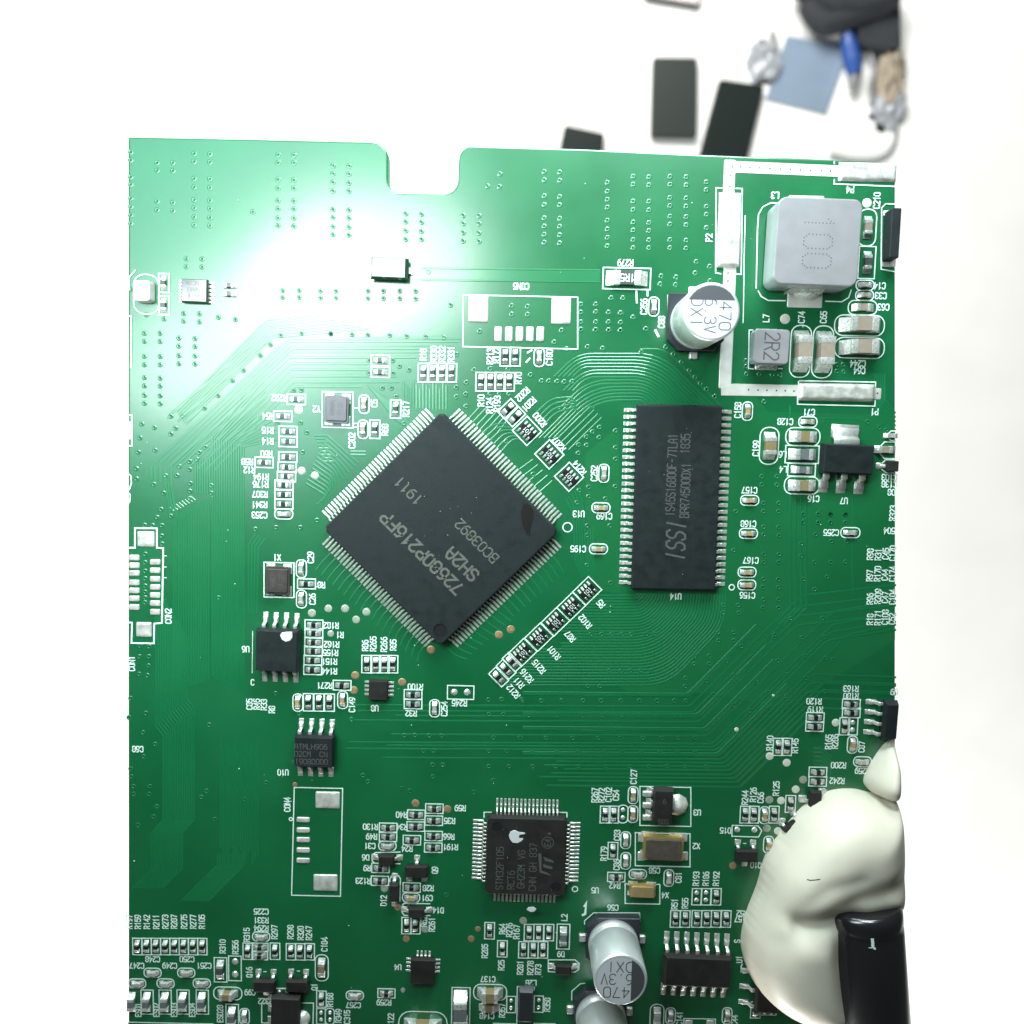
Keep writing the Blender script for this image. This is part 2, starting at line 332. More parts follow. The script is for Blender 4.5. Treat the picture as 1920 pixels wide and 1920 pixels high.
# diagonals from the large chip up to the resistor networks
for k in range(7): trace([(880 + k * 7, 785 + k * 7), (905 + k * 9, 758 + k * 6 - k * k * 0.4)], 0.14)
for k in range(6): trace([(905 + k * 7, 812 + k * 7), (925 + k * 8, 795 + k * 5), (958 + k * 7, 795 + k * 7)], 0.14, 16)
for k in range(5): trace([(975 + k * 9, 880 + k * 11), (1000 + k * 9, 862 + k * 10)], 0.14)
for k in range(4): trace([(1046 + k * 7, 823 + k * 7), (1108 + k * 7, 762 + k * 7)], 0.16)
for k in range(4): trace([(1000 + k * 6, 780 + k * 7), (1034 + k * 2, 748 + k * 9), (1070 + k * 3, 745 + k * 6), (1080, 755 + k * 5)], 0.16, 14)
# nested arcs to the top of the memory chip
for k in range(15):
    y = 664 + 6.2 * k; xl = 1082 + 2.6 * k; xr = 1240 - 2.6 * k
    ye = 707 if k < 5 else (733 if k < 8 else (768 if k < 10 else 822))
    ye = max(ye, y + 12)
    trace([(xl - (ye - y), ye), (xl, y), (xr, y), (xr + (762 - y), 762)], 0.15, 46)
trace([(1200, 655), (1240, 655), (1262, 668), (1352, 762)], 0.15, 25)
# nested bends below the memory chip
for k in range(31):
    x = 1196 + 5.4 * k; y = 1117 + 5.6 * k
    xe = 1124 - (y - 1107) * 1.04 + (8 if k % 2 else 0) + (30 if 12 < k < 18 else 0)
    trace([(x + 4, 1113), (x, 1113 + (y - 1113) * 0.35), (x - (y - 1113) * 0.62, y), (xe, y)], 0.14, 44)
# long horizontals turning up to the right
for k, y in enumerate([1322, 1333, 1342, 1351, 1377, 1392, 1398, 1404, 1421, 1428, 1435, 1442, 1450, 1457, 1464, 1473]):
    xc = 1293 + (y - 1322) * 0.62; up = 150 - (k % 4) * 9 + (k > 3) * 25
    pts = [(600 + (k * 71) % 150 if k < 9 else 1010 + (k * 37) % 60, y), (xc, y + 3), (xc + up, y + 3 - up)]
    if k > 8: pts += [(1680, y - up + 8)]
    else: pts += [(xc + up + 60, y + 3 - up - 58), (1680, y - 75 - up)]
    trace(pts, 0.17, 8)
for y in (1300, 1338, 1365, 1412): trace([(980, y), (1290 + (y - 1300) * 0.5, y + 3), (1420 + (y - 1300) * .5, y - 128)], 0.42, 8, 0.025)
for k in range(4): trace([(1482 + 10 * k, 760 + 30 * k), (1482 + 10 * k, 1140), (1450 + 10 * k, 1172)], 0.14)
# short curved fans under the two lower flanks of the large chip
for k in range(19):
    t = k / 18; x = 1028 - 190 * t; y = 1036 + 178 * t
    trace([(x, y), (x + 16, y + 16), (x + 22 + (8 if k < 10 else 14), y + 40 - k)], 0.14, 14)
    x = 622 + 180 * t; y = 1036 + 170 * t
    trace([(x, y), (x - 14, y + 14), (x - 20 - 10 * (1 - t), y + 34)], 0.12, 14)
for k in range(8): trace([(1078 + k * 5, 1010 - k * 3), (1078 + k * 5, 1050), (1092 + k * 4, 1085 - k * 2)], 0.13, 18)
for k in range(5): trace([(1060 + k * 6, 935 - k * 5), (1075 + k * 5, 960), (1078 + k * 5, 1010)], 0.13, 20)
for k in range(4): trace([(480 + k * 6, 1000 + k * 3), (466 + k * 6, 1022 + k * 2), (466 + k * 5, 1150)], 0.13)
for k in range(6): trace([(1660 - k * 4, 700), (1660 - k * 3, 750 + k * 6), (1679, 775 + k * 8)], 0.12)
trace([(1535, 784), (1610, 786), (1625, 792)], 0.14); trace([(1636, 810), (1645, 797), (1660, 795), (1672, 803)], 0.14)
trace([(1600, 1115), (1598, 1060), (1600, 930), (1625, 925)], 0.14)
for k in range(6): trace([(1560, 1420 + k * 8), (1540, 1402 + k * 8), (1525, 1402 + k * 8)], 0.12)
link('copper_traces', tr.mesh('copper_traces', M['trace'], False), board, kind='stuff')
wide = MB()
raised(wide, W([(780, 514), (1125, 518)]), 1.15, 0.02, 0.03)
raised(wide, W([(790, 503), (1125, 507)]), 0.10, 0.03); raised(wide, W([(790, 525), (1125, 529)]), 0.10, 0.03)
link('wide_trace', wide.mesh('wide_trace', M['trace'], False), board)
pr = MB()
for poly in ([(1098, 850), (1160, 800), (1163, 1112), (1128, 1108), (1100, 1075), (1098, 960)],
             [(1135, 1128), (1345, 1128), (1382, 700), (1440, 772), (1678, 778), (1678, 1200), (1470, 1330), (1340, 1300), (1180, 1300), (1050, 1215)]):
    pr.prism(W(poly), 0.0, 0.006, bottom=False)
link('copper_pour', pr.mesh('copper_pour', M['pour'], False), board, kind='stuff')

# ---------------------------------------------------------------- vias
VIA = []
def VZ(ox, oy, s, lst): VIA.extend((ox + x / s, oy + y / s) for x, y in lst)
for x, ys in ((245, (285, 300, 332, 346, 372, 387.5, 403.5, 419)), (294.6, (305, 319.6, 377.5, 394)), (324, (305, 320, 380, 395)),
              (364, (288, 303, 335, 351, 375, 390, 407, 422)), (393.5, (289, 304, 335.5, 352, 376, 391, 408, 423)),
              (521.5, (290, 305, 336.5, 353, 376, 391.5, 409, 423)), (551, (290.5, 305, 338, 353, 377, 392, 409, 424)),
              (624.5, (310.5, 325.5, 342, 358, 393, 408, 425, 440)), (654.5, (311, 326, 343, 358.5, 394, 409, 426, 441)),
              (761, (401, 416, 433, 449)), (790.5, (402, 417, 434, 449)), (868.5, (404, 419, 436, 452)), (898, (404.5, 419.5, 437, 453)),
              (1020.5, (322, 337.5, 367.5, 384, 409, 424.5, 440, 455)), (1049.5, (323, 338.5, 369, 384.5, 410, 425, 441, 456)),
              (1139, (342.5, 359, 374.5, 389, 413.5, 430, 446, 461.5)), (1187.5, (331, 346, 377.5, 393.5, 417, 432, 450, 465)),
              (1217, (332, 347, 378, 394, 418, 433, 450.5, 465)), (1256.5, (331, 346, 371, 386, 406, 421, 450, 465)),
              (1287, (332, 347, 372, 387, 407, 422, 451, 466)), (1325, (341.5, 356, 387.5, 402.5, 427.5)),
              (271, (625, 640, 668, 684, 708, 723.5, 741, 756)), (300.5, (625, 640.5, 668.5, 684, 709, 724, 742, 757)),
              (335.6, (634, 649, 667, 682)), (365.7, (635, 650, 667.5, 682.5)), (349.5, (485, 500)), (379, (485.5, 500.5)), (344.5, (588, 602)), (374, (588.5, 603.5)),
              (1089, (571, 586, 604, 618)), (1117, (571, 585, 604, 618.5)), (1141, (586, 604, 619)), (1163.5, (587, 605, 619.5)),
              (530, (545, 558)), (561, (545, 558)), (601, (546, 559)), (630, (546, 559)), (690, (546, 560)), (719, (546, 560)), (749.5, (546, 560)), (779.5, (546, 560.5)),
              (959, (573.5, 589.5)), (989, (575, 590)), (272, (1039, 1055, 1071, 1085, 1099, 1110, 1121, 1130))):
    VIA.extend((x, y) for y in ys)
VIA += [(937, 326), (914, 349), (936, 350), (1306, 491), (1304, 512), (1331, 500), (1332, 527), (1240, 518), (1268, 520), (1238, 533), (1267, 534), (1146, 559), (1168, 559),
        (1187, 595), (1211, 617), (899, 621), (409.7, 595), (441.5, 599), (247, 543), (275, 590), (308, 598), (845, 572), (803.7, 510.6), (410, 1121), (303, 1005), (303.5, 1020), (474, 397)]
VZ(240, 600, 4.8, [(125,935),(237,967),(108,1060),(92,1188),(243,1170),(75,1337),(75,1430),(1375,140),(1283,223),(1192,320),(1040,455),(940,547),(810,680),(688,793),(1562,122),(1825,125),
    (388,865),(493,862),(428,972),(385,1025),(697,1145),(640,1190),(620,1252),(553,1272),(553,1345),(462,1317),(440,1400),(337,1400),(230,1478),(320,1557),(560,1470),(555,1540),(553,1605),
    (750,1490),(748,1558),(385,1765),(298,1705),(260,1777),(148,1848),(220,1850),(303,1850),(1490,635),(1560,632),(1345,925),(1553,925),(1610,1012),(1570,1190)])
VZ(600, 600, 4.8, [(97,125),(288,132),(430,135),(627,140),(780,148),(950,152),(1112,160),(715,415),(800,448),(560,612),(643,612),(683,690),(1225,310),(1315,562),(1225,608),(1225,692),(1308,668),
    (1313,778),(1385,450),(1530,440),(1695,440),(1530,665),(1615,665),(1700,665),(755,930),(1675,1095),(445,365),(655,365),(655,480),(440,480)])
VZ(960, 600, 4.8, [(265,550),(330,550),(405,555),(470,558),(540,555),(510,733),(680,243),(815,258),(1165,288),(1205,80),(1385,245),(1453,308),(1527,380),(1597,455),(1648,515),(1697,573),(1750,625),
    (1825,690),(788,968),(725,1008),(670,1055),(600,1125),(672,1130),(597,1200),(932,998),(785,1060),(933,1150),(933,1252),(690,1505),(690,1590),(605,1535),(843,1610),(930,1500),(585,1645),(190,1390),
    (490,262),(165,495),(445,95),(380,200),(620,88),(750,90),(870,92),(975,95)])
VZ(1280, 960, 4.8, [(730,135),(865,138),(730,205),(868,212),(733,380),(868,382),(730,455),(866,453),(730,605),(862,607),(722,678),(862,680),(727,790),(862,790),(722,862),(862,863),(365,837),(362,908),
    (500,840),(505,910),(320,1085),(458,1087),(322,1158),(457,1158),(527,1208),(108,1297),(238,1297),(102,1368),(238,1368),(25,1497),(22,1570),(972,960),(1260,955),(830,1105),(828,1130),(1075,1132),
    (1272,1130),(625,1298),(393,1340),(855,1340),(1103,1297),(1285,1315),(1355,1328),(455,1468),(212,1520),(668,1538),(935,1462),(1107,1495),(275,1643),(930,1660),(770,1625),(455,1738),(600,1790),
    (1282,1615),(1085,17),(1220,17),(1330,20),(1465,22),(1085,92),(1220,96),(1333,92),(1465,95),(1070,287),(1340,265),(1475,265),(1197,205),(1070,397),(1190,452),(1333,453),(1465,450),(1300,585),
    (1085,607),(1188,698),(460,345)])
VZ(1280, 600, 4.8, [(1085,1748),(1220,1748),(1330,1748),(1465,1750),(1085,1818),(1220,1820),(1330,1820),(1465,1820),(727,1650),(865,1650),(727,1725),(862,1725),(480,1723),(712,1410),(848,1410),(712,1483),
    (848,1485),(733,738),(290,690),(218,625),(575,490),(690,490),(808,495),(880,500),(572,370),(572,420),(1388,405),(1445,405),(1388,465),(1450,470),(1665,918),(1770,970),(1835,990)])
for y, xs in ((68, (95,262,450,640,800,980,1147,1305,1460,1565)), (200, (150,395,630,812,985,1150,1297,1515)), (402, (75,305,545,778,980,1180,1345,1495,1645)),
              (532, (185,405,597,825,995,1165,1330,1490,1648)), (660, (185,390,600,840,1060,1230,1395,1555,1745))): VZ(960, 1300, 4.8, [(x, y) for x in xs])
for y, xs in ((1100, (1000,1095,1185,1280,1360,1500,1570)), (1430, (1165,1270,1355,1445,1540)), (480, (965,)), (640, (1175,)), (1570, (970,1080)), (210, (965,)), (125, (965,1170))): VZ(900, 960, 4.8, [(x, y) for x in xs])
VZ(240, 960, 4.8, [(105,1205),(190,1212),(103,1303),(187,1303),(183,1385),(100,1460),(175,1473),(25,1678),(160,1812),(1145,155),(1330,140),(1550,140),(1700,75),(1720,655),(1330,1635),(10,1850)])
VZ(240, 1300, 4.8, [(135,353),(243,458),(140,570),(25,680),(30,750),(50,838),(195,840),(50,908),(190,908),(730,285),(660,935),(705,880),(260,1020),(228,1110),(90,1185),(780,1135),(1245,805),(1050,955),(1540,185)])
VZ(600, 1300, 4.8, [(285,235),(285,865 - 620),(1515,60),(1635,55),(1815,55),(1520,190),(1650,190),(930,518),(1020,518),(1015,645),(1105,645),(1015,750),(1560,785),(740,855),(810,880),(385,740),(430,795),(760,380),(855,380),(980,383),(1095,383),(1560,400),(1800,400),(1520,520),(1680,520),(1520,660),(1700,660),(1385,890),(1135,1815)])
rings, holes = MB(), MB()
for (x, y) in VIA:
    p = at(x, y); sg = 10
    rings.lathe([(0.33, 0.002), (0.24, 0.050), (0.16, 0.046), (0.12, 0.012)], p.x, p.y, sg)
    holes.quad([(p.x + 0.125 * math.cos(a * math.pi / 4), p.y + 0.125 * math.sin(a * math.pi / 4), 0.014) for a in range(8)])
link('via_rings', rings.mesh('via_rings', M['trace'], False), board, kind='stuff')

# ---------------------------------------------------------------- print helpers (children of the board)
SW = 0.135
def poly_print(px_pts, closed=False, wd=SW, name='printed_outline'):
    mb = MB(); ribbon(mb, W(px_pts), wd, layer(), closed)
    return link(name, mb.mesh(name, M['silk'], False), board)
def box_print(cx, cy, w, h, rz=0.0, wd=SW, loc=None):
    c = at(cx, cy); a = math.radians(rz); mb = MB()
    pts = [rot2(q, a) for q in ((-w / 2, -h / 2), (w / 2, -h / 2), (w / 2, h / 2), (-w / 2, h / 2))]
    ribbon(mb, [(c.x + q[0], c.y + q[1]) for q in pts], wd, layer(), True)
    link('printed_outline', mb.mesh('printed_outline', M['silk'], False), board)
def pill_print(cx, cy, w, h, rz=0.0, wd=SW):
    c = at(cx, cy); a = math.radians(rz); mb = MB()
    pts = [rot2(q, a) for q in rrect(w, h, h * 0.42, 4)]
    ribbon(mb, [(c.x + q[0], c.y + q[1]) for q in pts], wd, layer(), True)
    link('printed_outline', mb.mesh('printed_outline', M['silk'], False), board)
def bx(x0, y0, x1, y1, wd=SW): poly_print([(x0, y0), (x1, y0 + (x1 - x0) * 0.021), (x1, y1 + (x1 - x0) * 0.021), (x0, y1)], True, wd)
def T(s, px, py, ang=180, h=0.70, sw=0.135, xs=0.74):
    mb = MB(); p = at(px, py); text(mb, s, p.x, p.y, ang, h, xs, sw, layer() + 0.004)
    link('printed_reference', mb.mesh('printed_reference', M['silk'], False), board)
def circle_print(px, py, r):
    p = at(px, py); mb = MB(); ribbon(mb, [(p.x + r * math.cos(a * math.pi / 10), p.y + r * math.sin(a * math.pi / 10)) for a in range(20)], SW, layer(), True)
    link('printed_circle', mb.mesh('printed_circle', M['silk'], False), board)
def pad(x0, y0, x1, y1, m='pad', h=0.09, name='solder_pad', rz=0.0):
    c = at((x0 + x1) / 2, (y0 + y1) / 2); s = PX; w_, h_ = (x1 - x0) / s, (y1 - y0) / s
    r = min(0.16, w_ * 0.3, h_ * 0.3); mb = MB(); base = rrect(w_, h_, r, 3)
    k = len(base)
    lv = [(1.0, 0.001), (0.985, h * 0.55), (0.90, h * 0.85), (0.6, h)]
    n0 = 0
    for (sc2, z) in lv: mb.v += [(q[0] * sc2, q[1] * (sc2 if w_ < 3 * h_ else sc2), z) for q in base]
    for t in range(3):
        for i in range(k):
            j = (i + 1) % k; mb.f.append([t * k + i, t * k + j, (t + 1) * k + j, (t + 1) * k + i]); mb.sm.append(True)
    mb.f.append([3 * k + i for i in range(k)]); mb.sm.append(True)
    return link(name, mb.mesh(name, M[m], False), board, (c.x, c.y, 0), math.radians(rz))
def dot(px, py, m='copper', r=0.30, name='test_point'):
    p = at(px, py); mb = MB(); mb.lathe([(r, 0.004), (r * 0.9, 0.03), (r * 0.5, 0.036), (0.0, 0.037)], 0, 0, 14)
    link(name, mb.mesh(name, M[m], False), board, (p.x, p.y, 0.0))

# ---------------------------------------------------------------- small chip parts: body and two soldered terminals
DIM = {'0402': (1.0, 0.5, 0.85), '0603': (1.6, 0.8, 1.3), '0805': (2.0, 1.25, 1.65), '1206': (3.2, 1.6, 2.45)}
_cache = {}
def chip_mesh(size, ht, bm_):
    key = (size, ht, bm_)
    if key not in _cache:
        L, Wd, pe = DIM[size]; cap = L * 0.24
        mb = MB(); mb.box(0, 0, L - 0.10, Wd, 0.03, ht); body = bevelled(mb.mesh('chip_body', M[bm_]), 0.03, 1)
        tm = MB(); e = 0.02
        tm.box(L / 2 - cap / 2, 0, cap, Wd + 2 * e, 0.02, ht + e)
        # solder fillet sloping from the end face down to the pad
        yw = Wd / 2 + 0.02
        prof = [(L / 2 - cap * 0.8, 0.0), (pe, 0.0), (pe, 0.07), (L / 2 + (pe - L / 2) * 0.45, ht * 0.28 + 0.05), (L / 2, ht * 0.72), (L / 2 - 0.02, ht * 0.72)]
        tm.extr(prof, -yw - 0.02, yw + 0.02)
        term = bevelled(tm.mesh('chip_terminal', M['solder']), min(0.05, Wd * 0.08), 2)
        for p in term.polygons: p.use_smooth = True
        _cache[key] = (body, term)
    return _cache[key]
def smd(kind, px, py, rz=0, size='0402', body='resistor', ht=None, silk=True, sw=None, sh=None, label=None, name=None, mark=None):
    if ht is None: ht = {'0402': 0.38, '0603': 0.5, '0805': 0.9, '1206': 1.2}[size]
    if kind == 'C' and size == '0402': ht = 0.5
    bmesh_, term = chip_mesh(size, ht, body)
    L, Wd, pe = DIM[size]; c = at(px, py); a = math.radians(rz)
    name = name or {'R': 'chip_resistor', 'C': 'chip_capacitor', 'L': 'ferrite_bead'}[kind]
    o = link(name, bmesh_, board, (c.x, c.y, 0.0), a + random.uniform(-0.02, 0.02), label=label)
    link('terminal', term, o); link('terminal', term, o, rz=math.pi)
    if silk:
        w_ = sw or {'0402': 2.18, '0603': 3.3, '0805': 4.2, '1206': 5.9}[size]; h_ = sh or {'0402': 1.22, '0603': 1.65, '0805': 2.1, '1206': 2.4}[size]
        (pill_print if kind == 'C' else box_print)(px, py, w_, h_, rz)
    if mark:
        mb = MB(); text(mb, mark, 0, 0, 0, Wd * 0.5, 0.8, Wd * 0.075, ht + 0.004); link('marking', mb.mesh('marking', M['markgrey' if size != '1206' else 'silk'], False), o, rz=math.pi)
    return o
def empty_pads(px, py, rz=0, gap=1.0, s=0.62, silk='box', w_=2.18, h_=1.22):
    a = math.radians(rz)
    for sgn in (-1, 1):
        c = at(px, py); d = rot2((sgn * gap / 2, 0), a); mb = MB()
        mb.lathe([(s / 2, 0.002), (s * 0.43, 0.07), (s * 0.28, 0.13), (0, 0.15)], 0, 0, 12)
        link('solder_pad', mb.mesh('solder_pad', M['solder'], False), board, (c.x + d[0], c.y + d[1], 0))
    if silk == 'box': box_print(px, py, w_, h_, rz)
    if silk == 'pill': pill_print(px, py, w_, h_, rz)
_net = {}
def network(px, py, rz, w_, h_, label=None):
    if not _net:
        mb = MB(); mb.box(0, 0, 2.0, 0.95, 0.05, 0.42); _net['b'] = bevelled(mb.mesh('network_body', M['resistor']), 0.03, 1)
        tm = MB(); tm.extr([(0.34, 0.02), (0.86, 0.02), (0.84, 0.10), (0.60, 0.30), (0.50, 0.44), (0.34, 0.44)], -0.13, 0.13)
        _net['t'] = bevelled(tm.mesh('network_terminal', M['solder']), 0.04, 2)
        for p in _net['t'].polygons: p.use_smooth = True
        mb = MB(); text(mb, '101', 0, 0, 0, 0.42, 0.95, 0.06, 0.425); _net['m'] = mb.mesh('network_marking', M['silk'], False)
    c = at(px, py); a = math.radians(rz)
    o = link('resistor_network', _net['b'], board, (c.x, c.y, 0), a, label=label)
    for i in range(4):
        for sgn in (1, -1):
            link('terminal', _net['t'], o, (-0.75 + 0.5 * i, 0, 0), sgn * math.pi / 2)
    link('marking', _net['m'], o)
    box_print(px, py, w_, h_, rz)
    return o

# ---------------------------------------------------------------- leaded packages
_lead = {}
def lead_mesh(kind):
    """local +x points away from the body; x = 0 is the body's flank"""
    if kind not in _lead:
        L, wd, zt, t, padl, padw = {'fine': (1.0, 0.20, 0.72, 0.13, 1.72, 0.27), 'tsop': (0.8, 0.34, 0.62, 0.14, 1.38, 0.46), 'soic': (1.15, 0.43, 0.85, 0.22, 1.75, 0.62),
                                    'soicbig': (1.4, 0.45, 0.95, 0.24, 2.3, 0.66), 'sot': (0.55, 0.42, 0.45, 0.14, 1.0, 0.75), 'sot223': (1.75, 0.75, 0.85, 0.26, 2.35, 1.15), 'sot223tab': (1.75, 3.0, 0.85, 0.26, 2.35, 3.3),
                                    'qfn': (0.12, 0.26, 0.2, 0.1, 0.62, 0.26), 'flat': (0.3, 0.7, 0.5, 0.15, 0.7, 0.9)}[kind]
        mb = MB(); x1 = L * 0.28; x2 = L * 0.52
        z0 = 0.03
        prof = [(-0.05, zt), (-0.05, zt - t), (x1 - t * 0.2, zt - t), (x2 - t * 0.6, z0), (L, z0), (L, z0 + t), (x2 + t * 0.2, z0 + t), (x1 + t * 0.4, zt)]
        mb.extr(prof, -wd / 2, wd / 2)
        bevelled_me = None
        mb2 = MB(); k0 = x2 - 0.12
        prof2 = [(k0, 0.001), (padl, 0.001), (padl - 0.03, 0.05), (L + 0.18, 0.08), (L + 0.02, z0 + t * 0.8), (k0, 0.08)]
        mb2.extr(prof2, -padw / 2, padw / 2)
        n = len(mb.v); mb.v += mb2.v; mb.f += [[i + n for i in f] for f in mb2.f]; mb.sm += mb2.sm
        me = bevelled(mb.mesh('lead_' + kind, M['tin']), 0.025 if kind in ('fine', 'tsop', 'qfn') else 0.06, 1)
        if kind != 'qfn' :
            for p in me.polygons: p.use_smooth = (kind in ('soic', 'soicbig', 'sot', 'sot223', 'sot223tab'))
        _lead[kind] = me
    return _lead[kind]
def body_mesh(w_, h_, z0, z1, m, chamfer=0.0, bev=0.06, dimples=()):
    c = chamfer
    poly = [(-w_/2+c, -h_/2), (w_/2-c, -h_/2), (w_/2, -h_/2+c), (w_/2, h_/2-c), (w_/2-c, h_/2), (-w_/2+c, h_/2), (-w_/2, h_/2-c), (-w_/2, -h_/2+c)] if c else [(-w_/2, -h_/2), (w_/2, -h_/2), (w_/2, h_/2), (-w_/2, h_/2)]
    zm = (z0 + z1) / 2; s = 1 - 0.10 * (z1 - z0) / min(w_, h_) * 2
    mb = MB(); mb.prism(poly, z0, zm, 1.0); me0 = mb.mesh('chip_body', M[m])
    bm = bmesh.new(); k = len(poly)
    lo = [bm.verts.new((p[0] * s, p[1] * s, z0)) for p in poly]; mi = [bm.verts.new((p[0], p[1], zm)) for p in poly]; hi = [bm.verts.new((p[0] * s, p[1] * s, z1)) for p in poly]
    bm.faces.new(list(reversed(lo))); top = bm.faces.new(hi)
    for a, b in ((lo, mi), (mi, hi)):
        for i in range(k): bm.faces.new((a[i], a[(i + 1) % k], b[(i + 1) % k], b[i]))
    es = [e for e in bm.edges if all(abs(v.co.z - z1) < 1e-5 for v in e.verts)]
    bmesh.ops.bevel(bm, geom=es, offset=bev, segments=2, profile=0.5, affect='EDGES')
    me = bpy.data.meshes.new('chip_body'); bm.to_mesh(me); bm.free(); me.materials.append(M[m]); me.materials.append(M['dimple'])
    for (dx, dy, r, dep, dk) in dimples:                     # real shallow recesses, cut with a boolean
        ct = MB(); ct.prism([(dx + r * math.cos(i * math.pi / 16), dy + r * math.sin(i * math.pi / 16)) for i in range(32)], z1 - dep, z1 + 1)
        cm = ct.mesh('cutter', M['dimple'] if dk else M[m]); co = bpy.data.objects.new('cutter', cm); sc.collection.objects.link(co)
        to = bpy.data.objects.new('target', me); sc.collection.objects.link(to)
        md = to.modifiers.new('b', 'BOOLEAN'); md.operation = 'DIFFERENCE'; md.object = co; md.solver = 'EXACT'
        dg = bpy.context.evaluated_depsgraph_get(); dg.update()
        me = bpy.data.meshes.new_from_object(to.evaluated_get(dg))
        bpy.data.objects.remove(to); bpy.data.objects.remove(co)
    bpy.data.meshes.remove(me0)
    return me
def package(name, px, py, w_, h_, ht, rz, leads, label, m='epoxy', chamfer=0.0, z0=0.08, dimples=(), lines=(), mm='mark', mh=1.0, mrot=0, bev=0.06):
    """leads: list of (side, count, pitch, kind, offset along the side)"""
    c = at(px, py); a = math.radians(rz)
    me = body_mesh(w_, h_, z0, ht, m, chamfer, bev, dimples)
    o = link(name, me, board, (c.x, c.y, 0), a, label=label)
    for (side, n, pitch, kind, off) in leads:
        lm = lead_mesh(kind)
        for i in range(n):
            t = (i - (n - 1) / 2) * pitch + off
            q = {'R': (w_ / 2, t, 0), 'L': (-w_ / 2, t, math.pi), 'T': (t, h_ / 2, math.pi / 2), 'B': (t, -h_ / 2, -math.pi / 2)}[side]
            link('lead', lm, o, (q[0], q[1], 0), q[2])
    if lines:
        mb = MB()
        for (s, lx, ly, hh, sw_, *rest) in lines:
            text(mb, s, lx, ly, mrot, hh, rest[0] if rest else 0.8, sw_, ht + 0.006, rest[1] if len(rest) > 1 else 0.0)
        link('marking', mb.mesh('marking', M[mm], False), o)
    return o
def TOP(px, py, z):                        # pixel seen on a face at height z -> pixel of the same spot at board level
    k = (H - z) / H; return (962 + (px - 962) * k, 850 + (py - 850) * k)

# ================================================================ the large packages
# the big 144-lead microcontroller, turned 45 degrees
q = package('quad_flat_chip', *TOP(826.5, 994.5, 1.45), 20.0, 20.0, 1.45, 135.6,
        [(s, 36, 0.5, 'fine', 0) for s in 'LRTB'], 'largest black square chip, turned 45 degrees, with fine leads on all four sides',
        chamfer=0.45, dimples=((8.8, -8.8, 0.92, 0.02, 0), (-8.6, 8.6, 0.86, 0.12, 1), (-8.75, -8.75, 0.5, 0.02, 0)), bev=0.1)
def on_chip(o, ht, items, mm, name='marking'):
    mb = MB(); inv = o.matrix_basis.inverted() if False else (Matrix.Translation(o.location) @ Matrix.Rotation(o.rotation_euler[2], 4, 'Z')).inverted()
    a0 = math.degrees(o.rotation_euler[2])
    for (s, px, py, ang, h, sw, *r) in items:
        p = inv @ at(px, py, ht); text(mb, s, p.x, p.y, ang - a0, h, r[0] if r else 0.8, sw, ht + 0.006, r[1] if len(r) > 1 else 0, r[2] if len(r) > 2 else False)
    return link(name, mb.mesh(name, M[mm], False), o)
on_chip(q, 1.45, [('72680P216FP', 791, 1037, 136, 1.42, 0.27, 0.92), ('SH2A', 866.5, 1058, 136, 1.42, 0.27, 0.92), ('BC03892', 894, 1014.5, 136, 1.15, 0.17, 0.9), ('1911', 766, 920, 136, 1.15, 0.17, 0.95, 0, )], 'mark')
inv = (Matrix.Translation(q.location) @ Matrix.Rotation(q.rotation_euler[2], 4, 'Z')).inverted()
mb = MB(); mb.quad([tuple((inv @ at(x, y, 1.45)).xy) + (1.462,) for x, y in ((981, 946), (976, 962), (980, 985), (988, 1003), (994, 1004), (995, 990), (1000, 975), (1001, 958), (993, 948), (987, 944))])
link('smear', mb.mesh('smear', M['smudge']), q)
# memory chip
q = package('memory_chip', *TOP(1269, 934.5, 1.1), 10.16, 22.22, 1.1, 0.3, [('L', 27, 0.8, 'tsop', 0), ('R', 27, 0.8, 'tsop', 0)],
        'tall black rectangular memory chip with leads down both long sides', bev=0.05)
on_chip(q, 1.1, [('ISSI', 1267, 1013, 90, 2.2, 0.24, 0.62, 0.18), ('IS45S16800F-7TLA1', 1259, 891, 90, 1.05, 0.12, 0.60), ('BPR745000X1', 1285, 920, 90, 1.05, 0.12, 0.62), ('1835', 1285, 832, 90, 1.05, 0.12, 0.62)], 'markgrey')
# 64-lead chip at the bottom
q = package('quad_flat_chip', *TOP(986.5, 1607.5, 1.5), 10.0, 10.0, 1.5, -0.3, [(s, 16, 0.5, 'fine', 0) for s in 'LRTB'],
        'smaller upright square black chip with leads on four sides and a white paint dot', m='epoxy2', chamfer=0.35,
        dimples=((-3.75, 3.7, 0.62, 0.05, 1), (3.8, -3.8, 0.62, 0.06, 1)))
on_chip(q, 1.5, [('STM32F105', 937, 1628, 90, 0.85, 0.10), ('RCT6', 958, 1650, 90, 0.85, 0.10), ('GH23M VG', 977, 1630, 90, 0.85, 0.10), ('CHN GH 837', 999, 1626, 90, 0.85, 0.10), ('*', 1030, 1563, 90, 0.8, 0.09), ('E4', 1027, 1580, 90, 0.7, 0.09)], 'markdim')
inv = (Matrix.Translation(q.location) @ Matrix.Rotation(q.rotation_euler[2], 4, 'Z')).inverted()
mb = MB()
for poly in ([(1009, 1600), (1015, 1600), (1015, 1632), (1026, 1636), (1034, 1642), (1012, 1636)], [(1018, 1606), (1036, 1613), (1039, 1618), (1022, 1614)], [(1018, 1620), (1036, 1625), (1035, 1630), (1019, 1626)]):
    mb.quad([tuple((inv @ at(x, y, 1.5)).xy) + (1.512,) for x, y in poly]); mb.v[-len(poly):] = [(a_, b_, 1.512 + 0.002 * len(mb.f)) for a_, b_, c_ in mb.v[-len(poly):]]
c = inv @ at(1027, 1580, 1.5); ribbon(mb, [(c.x + 0.72 * math.cos(i * math.pi / 10), c.y + 0.72 * math.sin(i * math.pi / 10)) for i in range(20)], 0.08, 1.51, True)
